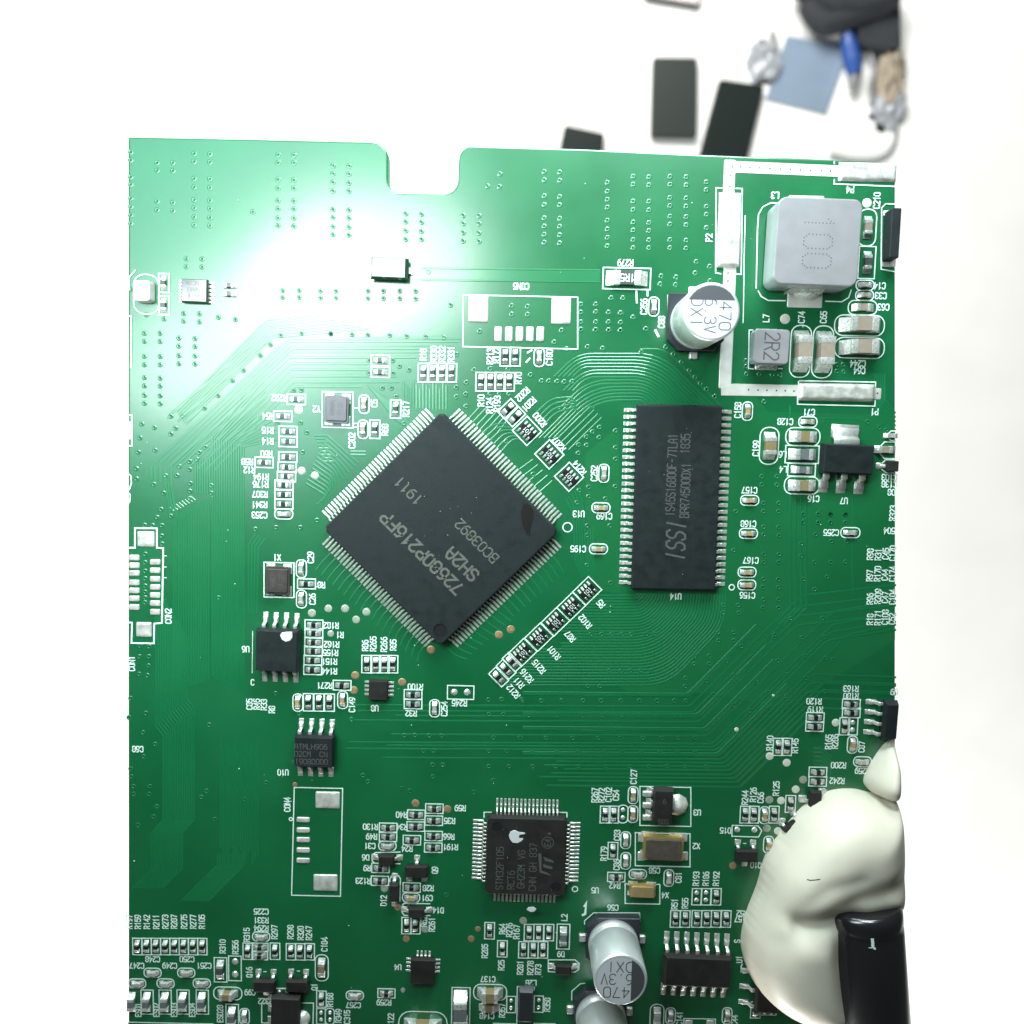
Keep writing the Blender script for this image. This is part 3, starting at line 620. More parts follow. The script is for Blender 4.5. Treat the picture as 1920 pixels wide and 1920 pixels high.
link('emblem', mb.mesh('emblem', M['markdim'], False), q)
mb = MB(); mb.prism([tuple((inv @ at(x, y, 1.5)).xy) for x, y in ((954, 1567), (957, 1559), (965, 1556), (973, 1560), (984, 1561), (985, 1563), (974, 1565), (973, 1571), (982, 1572), (978, 1577), (970, 1581), (961, 1580), (956, 1574))], 1.49, 1.54, 0.95)
link('paint_dot', mb.mesh('paint_dot', M['whitepaint']), q)
mb = MB(); mb.prism([(-0.6, 0), (-0.1, -0.35), (0.35, -0.3), (0.62, -0.02), (0.3, 0.3), (-0.35, 0.28)], 0.95, 1.02, 0.96)
link('white_flake', mb.mesh('white_flake', M['whitepaint']), board, tuple(at(996, 1696))[:2] + (0,), 0.1)
# eight-lead packages
q = package('memory_chip', *TOP(517.5, 1221.5, 1.9), 5.25, 5.2, 1.9, -1.0, [('T', 4, 1.27, 'soic', 0), ('B', 4, 1.27, 'soic', 0)],
            'black eight-lead chip with a white paint spot near its top right corner')
inv = (Matrix.Translation(q.location) @ Matrix.Rotation(q.rotation_euler[2], 4, 'Z')).inverted()
mb = MB(); mb.prism([tuple((inv @ at(x, y, 1.9)).xy) for x, y in ((525, 1191), (528, 1186), (537, 1184.5), (548, 1184.5), (548.5, 1195), (544, 1201), (536, 1203.5), (528, 1199))], 1.89, 1.94, 0.95)
link('paint_spot', mb.mesh('paint_spot', M['whitepaint']), q)
q = package('memory_chip', *TOP(587, 1411, 1.5), 4.9, 3.9, 1.5, -1.0, [('T', 4, 1.27, 'soic', 0), ('B', 4, 1.27, 'soic', 0)], 'black eight-lead chip with three lines of faint lettering above the empty connector footprint')
on_chip(q, 1.5, [('ATMLH906', 583, 1400, 0, 0.62, 0.075, 0.9), ('02CM  CN', 583, 1414, 0, 0.62, 0.075, 0.9), ('*1908D0D0', 580, 1428, 0, 0.62, 0.075, 0.9)], 'markgrey')
q = package('small_chip', *TOP(708.5, 1295, 0.9), 2.4, 2.5, 0.9, -1, [('L', 4, 0.52, 'qfn', 0), ('R', 4, 0.52, 'qfn', 0)], 'tiny square black chip with four short pads on its left and right sides', 'epoxy2', z0=0.03)
q = package('small_chip', *TOP(791.5, 1824, 0.9), 3.1, 3.3, 0.9, -1, [('T', 4, 0.5, 'qfn', 0.02), ('L', 4, 0.52, 'qfn', 0.35), ('R', 4, 0.52, 'qfn', 0.35)], 'tiny square black chip near the bottom edge with pads on three sides', 'epoxy2', z0=0.03)
q = package('logic_chip', 1303, 1808, 8.65, 3.95, 1.6, -1.2, [('T', 7, 1.27, 'soicbig', 0), ('B', 7, 1.27, 'soicbig', 0)], 'long black fourteen-lead chip left of the white glue, seven leads along its top side', 'epoxy2')
q = package('memory_chip', 1660, 1345, 1.7, 5.0, 1.6, -1, [('L', 4, 1.27, 'soic', 0)], 'black chip cut off by the right edge of the board, four leads on its left')
package('logic_chip', 1433, 1850, 2.9, 5.3, 1.5, -1, [('L', 3, 2.1, 'soic', 0)], 'black chip half buried under the white glue', 'epoxy2')
q = package('quad_flat_chip', *TOP(363.5, 544.5, 0.9), 3.1, 2.75, 0.9, -1.2, [('R', 6, 0.45, 'qfn', 0), ('L', 7, 0.4, 'qfn', 0)], 'small square chip washed out by the lamp reflection at the left', 'glossmould', z0=0.02)
on_chip(q, 0.9, [('NCV8', 361, 531, 180, 0.5, 0.06), ('5880C', 361, 543, 180, 0.5, 0.06), ('PAJE', 361, 554, 180, 0.5, 0.06)], 'markgrey')
# three-terminal regulators
package('voltage_regulator', *TOP(1591.8, 861, 1.6), 6.3, 3.55, 1.6, -1.3, [('B', 3, 2.15, 'sot223', 0), ('T', 1, 1, 'sot223tab', -0.05)], 'black voltage regulator with a wide metal tab on top and three legs below', 'epoxy')
q = package('voltage_regulator', *TOP(1244.5, 1514.5, 1.5), 2.45, 4.6, 1.5, -1.2, [('L', 3, 1.5, 'sot223' if False else 'flat', 0.0), ], 'black regulator with three pads on its left and a rounded solder tab on its right', 'epoxy2')
on_chip(q, 1.5, [('SOS', 1244, 1541, 180, 0.6, 0.07), ('9', 1246, 1503, 180, 0.6, 0.07)], 'markgrey')
for y in (1487.5, 1509, 1532): pad(1204, y - 5.5, 1224, y + 5.5, 'solder', 0.3)
mb = MB(); mb.lathe([(1.45, 0.01), (1.40, 0.12), (1.1, 0.35), (0.7, 0.8), (0.0, 0.9)], 0, 0, 9); c = at(1269, 1509)
link('solder_tab', mb.mesh('solder_tab', M['pad']), board, (c.x, c.y, 0))
q = package('power_transistor', *TOP(533, 1908, 1.4), 3.7, 5.0, 1.4, -1.2, [('L', 3, 1.5, 'flat', 0.0)], 'black power transistor at the bottom edge beside a solder dome', 'epoxy2')
mb = MB(); mb.lathe([(1.1, 0.01), (1.0, 0.3), (0.8, 0.6), (0.4, 0.8), (0.0, 0.86)], 0, 0, 24); c = at(566, 1909)
link('solder_tab', mb.mesh('solder_tab', M['pad']), board, (c.x, c.y, 0))
# small transistors and diodes
def sot23(px, py, rz, label=None, w_=2.9, h_=1.5):
    return package('transistor', px, py, w_, h_, 1.0, rz, [('T', 2, 1.9, 'sot', 0), ('B', 1, 1, 'sot', 0)], label, 'epoxy2', bev=0.05)
sot23(499, 1841, 0, 'left one of two black three-legged transistors side by side near the bottom left')
sot23(560, 1841, 0, 'right one of two black three-legged transistors side by side near the bottom left')
sot23(782, 1628, 180, 'black transistor with one bright leg on top, left of the square chip')
sot23(1396.5, 1599, 0, 'black transistor with two pads on top, left of the white glue')
sot23(1524, 1499, -90, 'black transistor standing on end above the white glue')
sot23(1487, 1545, 45, 'black transistor at the upper left rim of the white glue')
def diode(px, py, rz, w_=1.75, h_=1.25, label=None, bw=2.0, tm='flat'):
    return package('diode', px, py, bw, h_, 0.95, rz, [('L', 1, 1, 'sot', 0), ('R', 1, 1, 'sot', 0)], label, 'epoxy2', bev=0.05)
diode(726, 1607, 0, label='small black diode left of the transistor with one bright leg'); diode(740, 1668, 90, bw=2.4, label='upright small black diode')
diode(781.5, 1705, 0, label='small black diode above two upright resistors'); diode(1056, 1811, 0, label='small black diode left of the lower aluminium capacitor')
package('diode', 1668, 874, 1.4, 1.3, 0.95, 0, [('L', 1, 1, 'sot', 0)], None, 'epoxy2', bev=0.05)
q = package('diode', 733, 508, 4.4, 2.5, 1.6, -1.2, [('R', 1, 1, 'flat', 0), ('L', 1, 1, 'flat', 0)], 'box shaped diode inside the lamp reflection, almost white with glare', 'glossmould')
package('connector_block', *TOP(985.5, 1890, 1.6), 1.9, 4.6, 1.6, -1, [], 'black slab shaped filter at the bottom edge between two resistor footprints', 'base')

# ---------------------------------------------------------------- crystals
def crystal(px, py, w_, h_, ht, m, rim, label, lines=(), rz=-1.2, pads=True):
    c = at(px, py); mb = MB(); mb.prism(rrect(w_, h_, 0.22, 3), 0.05, ht * 0.72, 1.0); base = mb.mesh('crystal_base', M[rim])
    o = link('crystal', base, board, (c.x, c.y, 0), math.radians(rz), label=label)
    mb = MB(); mb.prism(rrect(w_ * 0.90, h_ * 0.86, 0.2, 4), ht * 0.7, ht, 0.96); link('lid', bevelled(mb.mesh('lid', M[m]), 0.04, 2, 0.6), o)
    if pads:
        for sx in (-1, 1):
            for sy in (-1, 1):
                mb = MB(); mb.box(sx * w_ * 0.36, sy * h_ * 0.40, w_ * 0.38, h_ * 0.36, 0.002, 0.10); link('terminal', bevelled(mb.mesh('crystal_terminal', M['solder']), 0.04, 2), o)
    if lines:
        mb = MB()
        for (s, lx, ly, hh, ang) in lines: text(mb, s, lx, ly, ang, hh, 0.8, hh * 0.11, ht + 0.008)
        link('marking', mb.mesh('marking', M['markgrey'], False), o)
    return o
crystal(633.7, 768, 2.75, 3.25, 0.9, 'xtal', 'xtal', 'slate grey crystal inside a printed frame, above left of the large chip', [('T120', 0.45, 0.1, 0.5, 90), ('W9R9N', -0.45, 0.1, 0.5, 90)])
crystal(523.5, 1087, 2.85, 3.4, 0.9, 'xtalb', 'xtalb', 'brownish dark crystal inside a printed frame, left of the large chip', [('T122', 0.5, 0.1, 0.5, 90), ('W9RCP', -0.5, 0.1, 0.5, 90)])
crystal(*TOP(1245, 1595, 1.2), 4.95, 3.0, 1.2, 'lid', 'gold', 'dark rectangular crystal with a golden rim right of the square chip')
crystal(*TOP(1205.5, 1674, 0.9), 3.2, 1.6, 0.9, 'goldlid', 'goldlid', 'small golden crystal can below the larger dark one')
for x, y in ((1204, 1570), (1281, 1570), (1203, 1605), (1282, 1605)): pad(x - 8, y - 9, x + 8, y + 9, 'solder', 0.12)

# ---------------------------------------------------------------- inductors
def inductor(px, py, w_, h_, ht, r, label, txt, th, tsw, dotted=False):
    c = at(px, py); mb = MB(); mb.prism(rrect(w_, h_, r, 7), 0.25, ht, 0.995)
    me = bevelled(mb.mesh('inductor_body', M['indtop']), 0.18, 3, 1.0); me.materials.append(M['indside'])
    for p_ in me.polygons: p_.material_index = 1 if abs(p_.normal.z) < 0.2 else 0
    o = link('power_inductor', me, board, (c.x, c.y, 0), math.radians(-1.0), label=label)
    mb = MB(); text(mb, txt, 0, 0, -90, th, 0.72, tsw, ht + 0.008, 0, dotted); link('marking', mb.mesh('marking', M['indmark'], False), o)
    for s in (1, -1):
        mb = MB(); pw = w_ * 0.42
        mb.extr([(h_ / 2 - 0.1, 0.02), (h_ / 2 + 0.28, 0.02), (h_ / 2 + 0.25, 0.16), (h_ / 2 + 0.04, ht * 0.55), (h_ / 2 - 0.1, ht * 0.55)], -pw / 2, pw / 2)
        link('terminal', bevelled(mb.mesh('inductor_terminal', M['solder']), 0.05, 2), o, rz=s * math.pi / 2)
    return o
inductor(1508, 471, 9.5, 9.6, 4.0, 1.0, 'large square light grey power inductor marked 100 in dots', '100', 3.2, 0.16, 0.42)
inductor(1436.5, 654, 4.1, 4.0, 2.0, 0.45, 'small square grey power inductor marked 2R2', '2R2', 1.7, 0.17)
pad(1479, 368, 1543.5, 400, 'strip', 0.06); pad(1477, 536, 1541.5, 576, 'strip', 0.06)
mb = MB(); random.seed(3)
mb.lathe([(1.75, 0.02), (1.65, 0.25), (1.2, 0.75), (0.6, 1.25), (0, 1.35)], 0, 0, 16); mb.v = [(x * 1.05 + random.uniform(-.08, .08), y * 0.62 + random.uniform(-.08, .08), z + random.uniform(-.03, .05)) for x, y, z in mb.v]
c = at(1513, 545); link('solder_mound', mb.mesh('solder_mound', M['solder']), board, (c.x, c.y, 0))
pad(1417, 617, 1457, 634, 'solder', 0.2); pad(1415, 677, 1457, 694, 'solder', 0.25)

# ---------------------------------------------------------------- aluminium can capacitors
def can(px, py, rz, label, ht=7.7, r=3.15):
    c = at(px, py); a = math.radians(rz)
    mb = MB(); e = 3.3; k = 1.25                       # square base, two corners cut on the -x side
    mb.prism([(-e + k, -e), (e, -e), (e, e), (-e + k, e), (-e, e - k), (-e, -e + k)], 0.05, 1.15)
    o = link('can_capacitor', bevelled(mb.mesh('capacitor_base', M['base']), 0.08, 1), board, (c.x, c.y, 0), a, label=label)
    mb = MB(); mb.lathe([(r * 0.93, 1.0), (r, 1.15), (r, 1.9), (r * 0.93, 2.12), (r * 0.93, 2.32), (r, 2.6), (r, ht - 0.32), (r * 0.975, ht - 0.10), (r * 0.93, ht - 0.02), (r * 0.90, ht - 0.03)], 0, 0, 64)
    link('can', mb.mesh('can', M['alu']), o)
    mb = MB(); mb.lathe([(r * 0.905, ht - 0.034), (0, ht - 0.03)], 0, 0, 64, False); link('can_top', mb.mesh('can_top', M['alutop']), o)
    mb = MB(); rr = r * 0.885; a0 = math.acos(0.44)
    mb.quad([(rr * math.cos(-a0 + 2 * a0 * i / 24), rr * math.sin(-a0 + 2 * a0 * i / 24), ht - 0.012) for i in range(25)])
    text(mb, '470', -0.45, -1.5, 180, 1.25, 0.95, 0.11, ht - 0.02); text(mb, '6.3V', -0.45, 0.1, 180, 1.25, 0.85, 0.11, ht - 0.02); text(mb, 'DXI', -0.1, 1.6, 180, 1.25, 0.95, 0.11, ht - 0.02)
    link('printed_top', mb.mesh('printed_top', M['canink'], False), o)
    for s in (1, -1):
        mb = MB(); mb.prism(rrect(0.95, 1.05, 0.12, 2), 0.0, 0.35, 0.85); link('terminal', bevelled(mb.mesh('capacitor_terminal', M['solder']), 0.08, 2), o, (s * (e + 0.45), 0, 0))
    return o
can(1302, 607, 90, 'silver can capacitor marked 470 6.3V DXI beside the white tinned strip')
can(1147.5, 1758, 0, 'tall silver can capacitor marked 470 6.3V DXI leaning towards the viewer near the bottom edge')
can(1124, 1893, 0, 'silver can capacitor partly hidden behind the lower marked one, at the bottom edge')
poly_print([(1252, 553), (1252, 640), (1267, 656), (1337, 658), (1350, 643)]); poly_print([(1096, 1733), (1096, 1726), (1113, 1711), (1199, 1711), (1200, 1727)])
poly_print([(1072, 1875), (1072, 1858), (1088, 1844), (1097, 1843)])
pad(1291, 538, 1316, 556, 'pad', 0.06)

# ================================================================ tinned strips and pads
pad(1357, 302, 1378, 364, 'strip', 0.05, 'tinned_strip'); pad(1352.5, 500, 1375.5, 725, 'strip', 0.05, 'tinned_strip')
def strip_poly(pts, z=0.05):
    mb = MB(); mb.prism(W(pts), 0.002, z); link('tinned_strip', bevelled(mb.mesh('tinned_strip', M['strip']), 0.02, 1), board)
strip_poly([(1378.2, 302.5), (1470, 306), (1574, 310.5), (1574, 332), (1470, 327.5), (1378.2, 324)])
strip_poly([(1352, 725.2), (1374.5, 719.5), (1497, 722), (1497, 743), (1440, 743), (1352, 741.5)])
def lumpy(pts, name, label, z=0.55):
    """a raised bar of solder with an uneven top"""
    P = W(pts); bm = bmesh.new(); x0 = min(p[0] for p in P); x1 = max(p[0] for p in P); y0 = min(p[1] for p in P); y1 = max(p[1] for p in P)
    nx, ny = max(6, int((x1 - x0) / 0.2)), max(6, int((y1 - y0) / 0.2)); rnd = random.Random(len(name) + int(x0 * 10))
    ph = [(rnd.uniform(0.6, 2.4), rnd.uniform(0.6, 2.4), rnd.uniform(0, 6), rnd.uniform(0.01, 0.035)) for _ in range(7)]
    g = []
    for j in range(ny + 1):
        row = []
        for i in range(nx + 1):
            u, v = i / nx, j / ny; x = x0 + (x1 - x0) * u; y = y0 + (y1 - y0) * v
            d = min(min(u, 1 - u) * (x1 - x0), min(v, 1 - v) * (y1 - y0)); e = min(1, d / 0.5); hgt = z * math.sqrt(max(0, 1 - (1 - e) ** 2)) * 1.0
            hgt += sum(am * math.sin(fx * x + fy * y + p_) for fx, fy, p_, am in ph) * e
            row.append(bm.verts.new((x, y, max(0.004, hgt))))
        g.append(row)
    for j in range(ny):
        for i in range(nx): bm.faces.new((g[j][i], g[j][i + 1], g[j + 1][i + 1], g[j + 1][i])).smooth = True
    me = bpy.data.meshes.new(name); bm.to_mesh(me); bm.free(); me.materials.append(M['pad']); link(name, me, board, label=label)
lumpy([(1348, 361), (1386, 502.5)], 'solder_bar', 'upright bright solder bar beside the print P2')
lumpy([(1573, 304), (1679, 342)], 'solder_bar', 'solder bar at the top right edge of the board', 0.4)
lumpy([(1497, 717.5), (1638, 754)], 'solder_bar', 'lying solder bar above the print P1')
pad(1637, 728, 1652, 749, 'strip', 0.05, 'tinned_strip')
for x, y in ((1373.4, 313), (1388.3, 313), (1406, 314), (1424, 315), (1443.5, 316.5), (1462.7, 317.3), (1481.7, 318), (1500.4, 319), (1519.6, 320), (1540.4, 320.5), (1556.5, 321), (1368.5, 330), (1368.5, 350.5),
             (1364.8, 512), (1364.6, 527), (1364.4, 543.5), (1403.3, 731), (1421, 731.5), (1437.7, 731.8), (1455.6, 732.3), (1472, 732.8), (1488.3, 733.5), (1645, 737.5)):
    p = at(x, y); holes.quad([(p.x + 0.11 * math.cos(a * math.pi / 4), p.y + 0.11 * math.sin(a * math.pi / 4), 0.056) for a in range(8)])
link('drill_holes', holes.mesh('drill_holes', M['hole'], False), board, kind='stuff')
poly_print([(1354, 353), (1342.5, 352.5), (1341.5, 512), (1352, 513.5)]); poly_print([(1379, 353.5), (1391.5, 354), (1389.5, 514.5), (1378, 514)])
poly_print([(1397, 404), (1395, 480), (1394, 560), (1393, 606)], wd=0.10)
poly_print([(1564, 302), (1564, 308)]); poly_print([(1564, 336), (1563.5, 345), (1679, 350)])
poly_print([(1498, 714), (1641.5, 716.5), (1641, 727)]); poly_print([(1640.5, 750), (1640, 761.5), (1495, 758), (1495, 743)]); poly_print([(1496.5, 722), (1497, 714)])
# connector footprints
bx(868, 553, 1083, 650); pad(878, 556, 915, 603.5, 'pad', 0.16); pad(1034, 558, 1070, 607, 'pad', 0.16)
for x in (934, 954, 974, 993.5, 1013): pad(x - 7, 613, x + 7, 640, 'pad', 0.16)
poly_print([(552, 1476), (642.6, 1478), (638.5, 1680), (547, 1678)], True)
pad(591, 1483, 638, 1516, 'pad', 0.18); pad(587, 1638, 634, 1671, 'pad', 0.18)
for y in (1536.5, 1556, 1574, 1593.5, 1613): pad(555.8, y - 5, 581.5, y + 5, 'pad', 0.16)
circle_print(545.5, 1535.5, 0.2)
poly_print([(241, 1026.7), (253.5, 1027), (253.5, 990), (294.6, 990.5), (294.6, 1027), (306.5, 1027.7), (304, 1168), (289.6, 1169), (289, 1206), (247, 1205.5), (248, 1167), (241, 1167)], wd=0.2)
pad(258, 996, 290, 1025, 'pad', 0.16); pad(255.6, 1166, 285, 1194, 'pad', 0.16)
for y in (1053.8, 1069.4, 1085.6, 1100.6, 1115.8, 1131, 1147): pad(281.5, y - 5.4, 301, y + 5.4, 'pad', 0.16)
for y in (1045.4, 1060, 1074.6, 1092, 1107, 1122, 1138): pad(242.5, y - 5.4, 262, y + 5.4, 'pad', 0.16)
for y in (1042, 1063, 1083): poly_print([(306, y), (313, y)], wd=0.1)
bx(241, 778, 248, 836); pad(241, 791, 246, 824, 'pad')
# test points
for x, y, m_, r_ in ((565.4, 883, 'tarnish', .5), (590.4, 891.7, 'tarnish', .5), (615.6, 1141, 'tarnish', .48), (647, 1141, 'tarnish', .5), (667.7, 1161.7, 'tarnish', .48), (687, 1147.5, 'tarnish', .5), (620, 1188, 'tarnish', .42),
        (584.8, 1149.6, 'tarnish', .5), (808, 1218, 'copper', .5), (666, 1266, 'copper', .5), (663.5, 1294, 'copper', .5), (753.8, 1278.8, 'copper', .5), (935.4, 1190, 'copper', .5), (957.7, 1180, 'copper', .5),
        (779, 1506, 'copper', .5), (839, 1517, 'copper', .5), (721, 1665.6, 'tarnish', .5), (745.3, 1700.6, 'copper', .45), (797, 1742.6, 'tarnish', .48), (761.6, 1760, 'copper', .45), (896, 1742, 'copper', .38),
        (883.4, 1760, 'copper', .42), (981, 1726, 'tarnish', .48), (553, 1471, 'copper', .3), (1443, 1417.7, 'paledot', .5), (1475, 1430, 'paledot', .5), (1506, 1462, 'tarnish', .5), (1492, 1480, 'paledot', .5),
        (1442.5, 1499.6, 'tarnish', .5), (1464.4, 1501, 'paledot', .5), (1437.7, 1553, 'tarnish', .5), (1458.5, 1558, 'paledot', .5), (1373.8, 1623, 'copper', .45), (1567, 1355, 'paledot', .5),
        (1381, 1367.7, 'paledot', .28), (1450, 1304, 'paledot', .17), (560, 768, 'paledot', .5), (1625.8, 380.6, 'paledot', .55), (1472, 598, 'paledot', .6), (755.5, 1856, 'tarnish', .3)): dot(x, y, m_, r_)

# ================================================================ resistors and small capacitors
def RH(*l):
    for p in l: smd('R', p[0], p[1], 0)
def RV(*l):
    for p in l: smd('R', p[0], p[1], 90)
def CH(x, y, m='greyc', **k): smd('C', x, y, 0, body=m, **k)
def CV(x, y, m='greyc', **k): smd('C', x, y, 90, body=m, **k)
RH((556, 749), (530.6, 780.6), (540.5, 809), (540.5, 828), (540, 857), (539, 876), (537.5, 893.4), (533, 909.4), (532.7, 927), (532.5, 945), (495.6, 867))
CH(532.3, 963.5)
RV((742, 767), (703, 805), (794, 699), (811.5, 699), (829, 699), (846.5, 699), (902, 716), (919.5, 716), (937.5, 716), (955, 716), (947.5, 669), (966, 669))
RH((713.5, 676), (713.5, 698)); CV(683, 758, 'taupe'); CV(681, 805, 'taupe'); CV(1011, 670)
smd('R', 952, 766.5, 45); smd('R', 966.5, 781.5, 45)
for (x, y) in ((988, 808), (1030, 852), (1067, 894)): network(x, y, 135, 2.5, 2.45)
for i, (x, y) in enumerate(((1101, 1107.5), (1071, 1137), (1041.3, 1165.5), (1010.6, 1194.4), (980, 1223))): network(x, y, 46, 2.68, 2.3)
for (x, y) in ((960.2, 1241), (949, 1254.5), (935, 1269.4)): smd('R', x, y, -45, sw=2.3, sh=1.2)
CV(1132, 887.5); CH(1126.7, 952, 'tan'); CH(1122, 1029, 'tan'); CV(1225.6, 575)
smd('R', 1175, 522.5, 0, '1206', 'rgrey', 0.6, sw=5.6, sh=2.45, name='marked_resistor', label='large resistor marked 1R5 in a printed frame', mark='1R5')
CV(1626, 427, 'taupe', size='0603', sw=4.2, sh=2.05); smd('R', 1625, 492.5, 90, '0603', 'rgrey', sw=3.7, sh=1.95, mark='182')
CH(1621.5, 535, 'greyc', sw=2.1, sh=1.15); CH(1620.6, 554, 'taupe', sw=2.1, sh=1.15); CH(1617, 577, 'taupe', size='0603', sw=3.4, sh=1.65)
CH(1611, 610.5, 'taupe', size='1206', ht=1.6); CH(1611, 652.5, 'taupe', size='1206', ht=1.6); CV(1500.5, 659, 'taupe', size='1206', ht=1.7, sw=6.1); CV(1542, 660, 'taupe', size='1206', ht=1.7, sw=6.1)
CV(1401, 771, 'tan'); CH(1514.4, 791, 'taupe'); CH(1505, 819, 'olive', size='0805', sw=4.1, sh=2.15)
smd('L', 1503.6, 852, 0, '0805', 'ferrite', sw=4.0, sh=2.1); smd('L', 1502.6, 881, 0, '0603', 'ferrite', sw=3.3, sh=1.5)
CH(1503, 910, 'olive', size='0805', sw=4.2, sh=2.1); CV(1441.7, 836, 'olive', size='0805', sw=4.4, sh=2.25)
CH(1405.4, 938, 'tan'); CH(1403, 1000, 'tan'); CH(1400.4, 1072.5, 'tan'); CH(1400, 1096.5, 'tan'); CH(1594, 998.5, 'greyc', sw=2.3)
RH((641.7, 1284.6), (589, 1171.5), (588.8, 1187), (588.5, 1203.8), (588, 1220.4), (587, 1237.7), (586.5, 1255.4), (575, 1094.4), (774.6, 1302), (774.6, 1319.4))
CV(565.4, 1066); CV(565.6, 1123); CV(558.8, 1317, 'tan'); CV(642.7, 1312, 'tan'); CV(815, 1327.7)
RV((578.5, 1316.5), (598.3, 1316.8), (618, 1317), (688, 1245), (704.8, 1245), (720.8, 1245), (736.8, 1245))
empty_pads(863.8, 1298, 0, 1.6, 0.85, 'box', 3.25, 1.7)
RH((814.6, 1515.6), (780.8, 1527), (813.5, 1538), (779.6, 1549), (813, 1566.7), (772.5, 1574.6), (812.5, 1588.5), (728, 1551.5), (727.7, 1568), (713.5, 1627), (712.5, 1651), (772, 1663.5), (724.7, 1861.8))
CH(726.5, 1585.4); CH(770.8, 1682.3, 'tan'); CH(665.5, 1865.8); CH(490, 1755.5)
RV((762.6, 1735), (779, 1735), (918, 1744.6), (941.8, 1778.5), (992, 1748), (1010, 1748), (1029, 1748), (981.5, 1780.5), (999.8, 1780.5), (1018, 1780.5))
smd('L', 1056, 1755.5, 90, '0603', 'ferrite', sw=3.3, sh=1.6)
CH(919, 1860, 'olive', size='0805', sw=4.2, sh=2.15, ht=1.2); CH(917, 1888, 'olive', size='0603', sw=2.3, sh=1.3)
smd('L', 864, 1890, 90, '1206', 'ferrite', 1.4, sw=5.6, sh=2.3)
empty_pads(958.5, 1882.8, 90, 0.95, 0.5, 'box', 2.2, 1.15); empty_pads(1010, 1882, 90, 0.95, 0.5, 'box', 2.2, 1.15)
CH(793, 1921, 'olive', size='1206', sw=6.2, sh=3.6, ht=1.5)
RV((465, 1783), (516, 1783), (546, 1784), (563, 1784), (580.8, 1784), (603, 1872.6)); smd('R', 488, 1775, 0, sw=2.0, sh=1.05); smd('R', 487.4, 1791.3, 0, sw=2.0, sh=1.05)
CV(603.6, 1814, 'olive', size='0603', sw=3.5, sh=1.65); CH(427.5, 1861.8, 'olive', size='0603', sw=3.6, sh=1.7, ht=0.9)
empty_pads(531, 1860, 0, 1.0, 0.5, 'box', 2.2, 1.1); smd('R', 414, 1817.7, 90, '0603', 'rgrey', sw=3.25, sh=1.6, mark='000'); empty_pads(441, 1815, 90, 1.7, 0.85, 'box', 3.3, 1.6)
empty_pads(602, 1905, 90, 0.95, 0.5, 'box', 2.1, 1.1); empty_pads(618.7, 1905, 90, 0.95, 0.5, 'pill', 2.2, 1.15)
for x in (258, 275.6, 293, 310.4, 328, 345, 362.5, 380): smd('R', x, 1774, 90, sw=2.2, sh=1.15)
for x, y in ((286.7, 1823), (349.7, 1823), (258, 1843), (311, 1843), (378.8, 1843)): CH(x, y)
for x in (276.6, 310.4, 344, 380): smd('L', x, 1878, 90, '0603', 'ferrite', 0.7, sw=3.25, sh=1.55, name='protection_chip')
smd('L', 248.5, 1878, 90, '0603', 'ferrite', 0.7, silk=False, name='protection_chip')
smd('L', 436, 1905, 90, '0603', 'ferrite', 0.7, sw=3.3, sh=1.6, name='protection_chip'); CV(459, 1905)
bx(241, 1915.6, 400, 1925)
RV((1134.6, 1527), (1150.6, 1527), (1149, 1594.8)); empty_pads(1168, 1526, 90, 1.0, 0.6, 'pill', 2.3, 1.2); CV(1186.5, 1526, 'tan'); CV(1187, 1490.6, 'tan'); CV(1173, 1575); CV(1173, 1613.5)
CH(1195.8, 1638.5); CV(1253.8, 1645.8); RH((1155.4, 1644))
empty_pads(1306, 1681, 90, 0.95, 0.6, 'box', 2.15, 1.15); empty_pads(1323.8, 1681, 90, 0.95, 0.6, 'box', 2.15, 1.15); RV((1342.5, 1681))
for x in (1265.8, 1284.3, 1306, 1324.3, 1342.3, 1361): smd('R', x, 1722.5, 90, sw=2.2, sh=1.2)
CV(1231.5, 1906, 'greyc', size='0603', sw=3.4, sh=1.75); CV(1257, 1904, 'taupe'); CV(1363, 1903.7, 'olive')
poly_print([(1282, 1925), (1282, 1909), (1341, 1910), (1341, 1925)]); pad(1284, 1912, 1299, 1924, 'pad'); pad(1324, 1912, 1339, 1924, 'pad')
smd('R', 1416.3, 1893, 90); smd('R', 1439, 1894, 0)
empty_pads(1398.4, 1556, 0, 2.15, 0.75, None); poly_print([(1372.5, 1547), (1421, 1548), (1428, 1557), (1422, 1569), (1372, 1567.5)], True)
RV((1396.7, 1527), (1413, 1527), (1450.8, 1527), (1481.7, 1507), (1458.5, 1400), (1474.8, 1400), (1583, 1361.5)); CV(1433, 1528, 'tan'); CV(1440.4, 1583, 'tan')
empty_pads(1598.8, 1361.5, 90, 0.95, 0.6, 'box', 2.15, 1.15); CV(1597.7, 1395.8, 'tan'); CH(1616.5, 1427.5)
RH((1533, 1447), (1532.7, 1464.6), (1528, 1344.8), (1527, 1361.5), (1595.6, 1319.8), (1595.6, 1335.8))
pad(1496, 1490, 1512, 1504, 'solder', 0.3); pad(1463, 1533, 1473, 1543, 'solder', 0.2); pad(1534, 1477, 1548, 1490, 'solder', 0.3); pad(1452, 1572, 1464, 1583, 'solder', 0.2)
CH(1658, 843, 'taupe', size='0603', silk=False); poly_print([(1679, 829), (1658, 828.5), (1649, 838), (1649, 850), (1657, 859.5), (1679, 860)]); poly_print([(1679, 862), (1660, 862), (1652, 870), (1653, 880), (1660, 886), (1679, 887)])
CH(1669, 817, 'greyc', silk=False, ht=0.5); poly_print([(1679, 808), (1670, 808), (1665, 813), (1665, 821), (1670, 826), (1679, 826)])
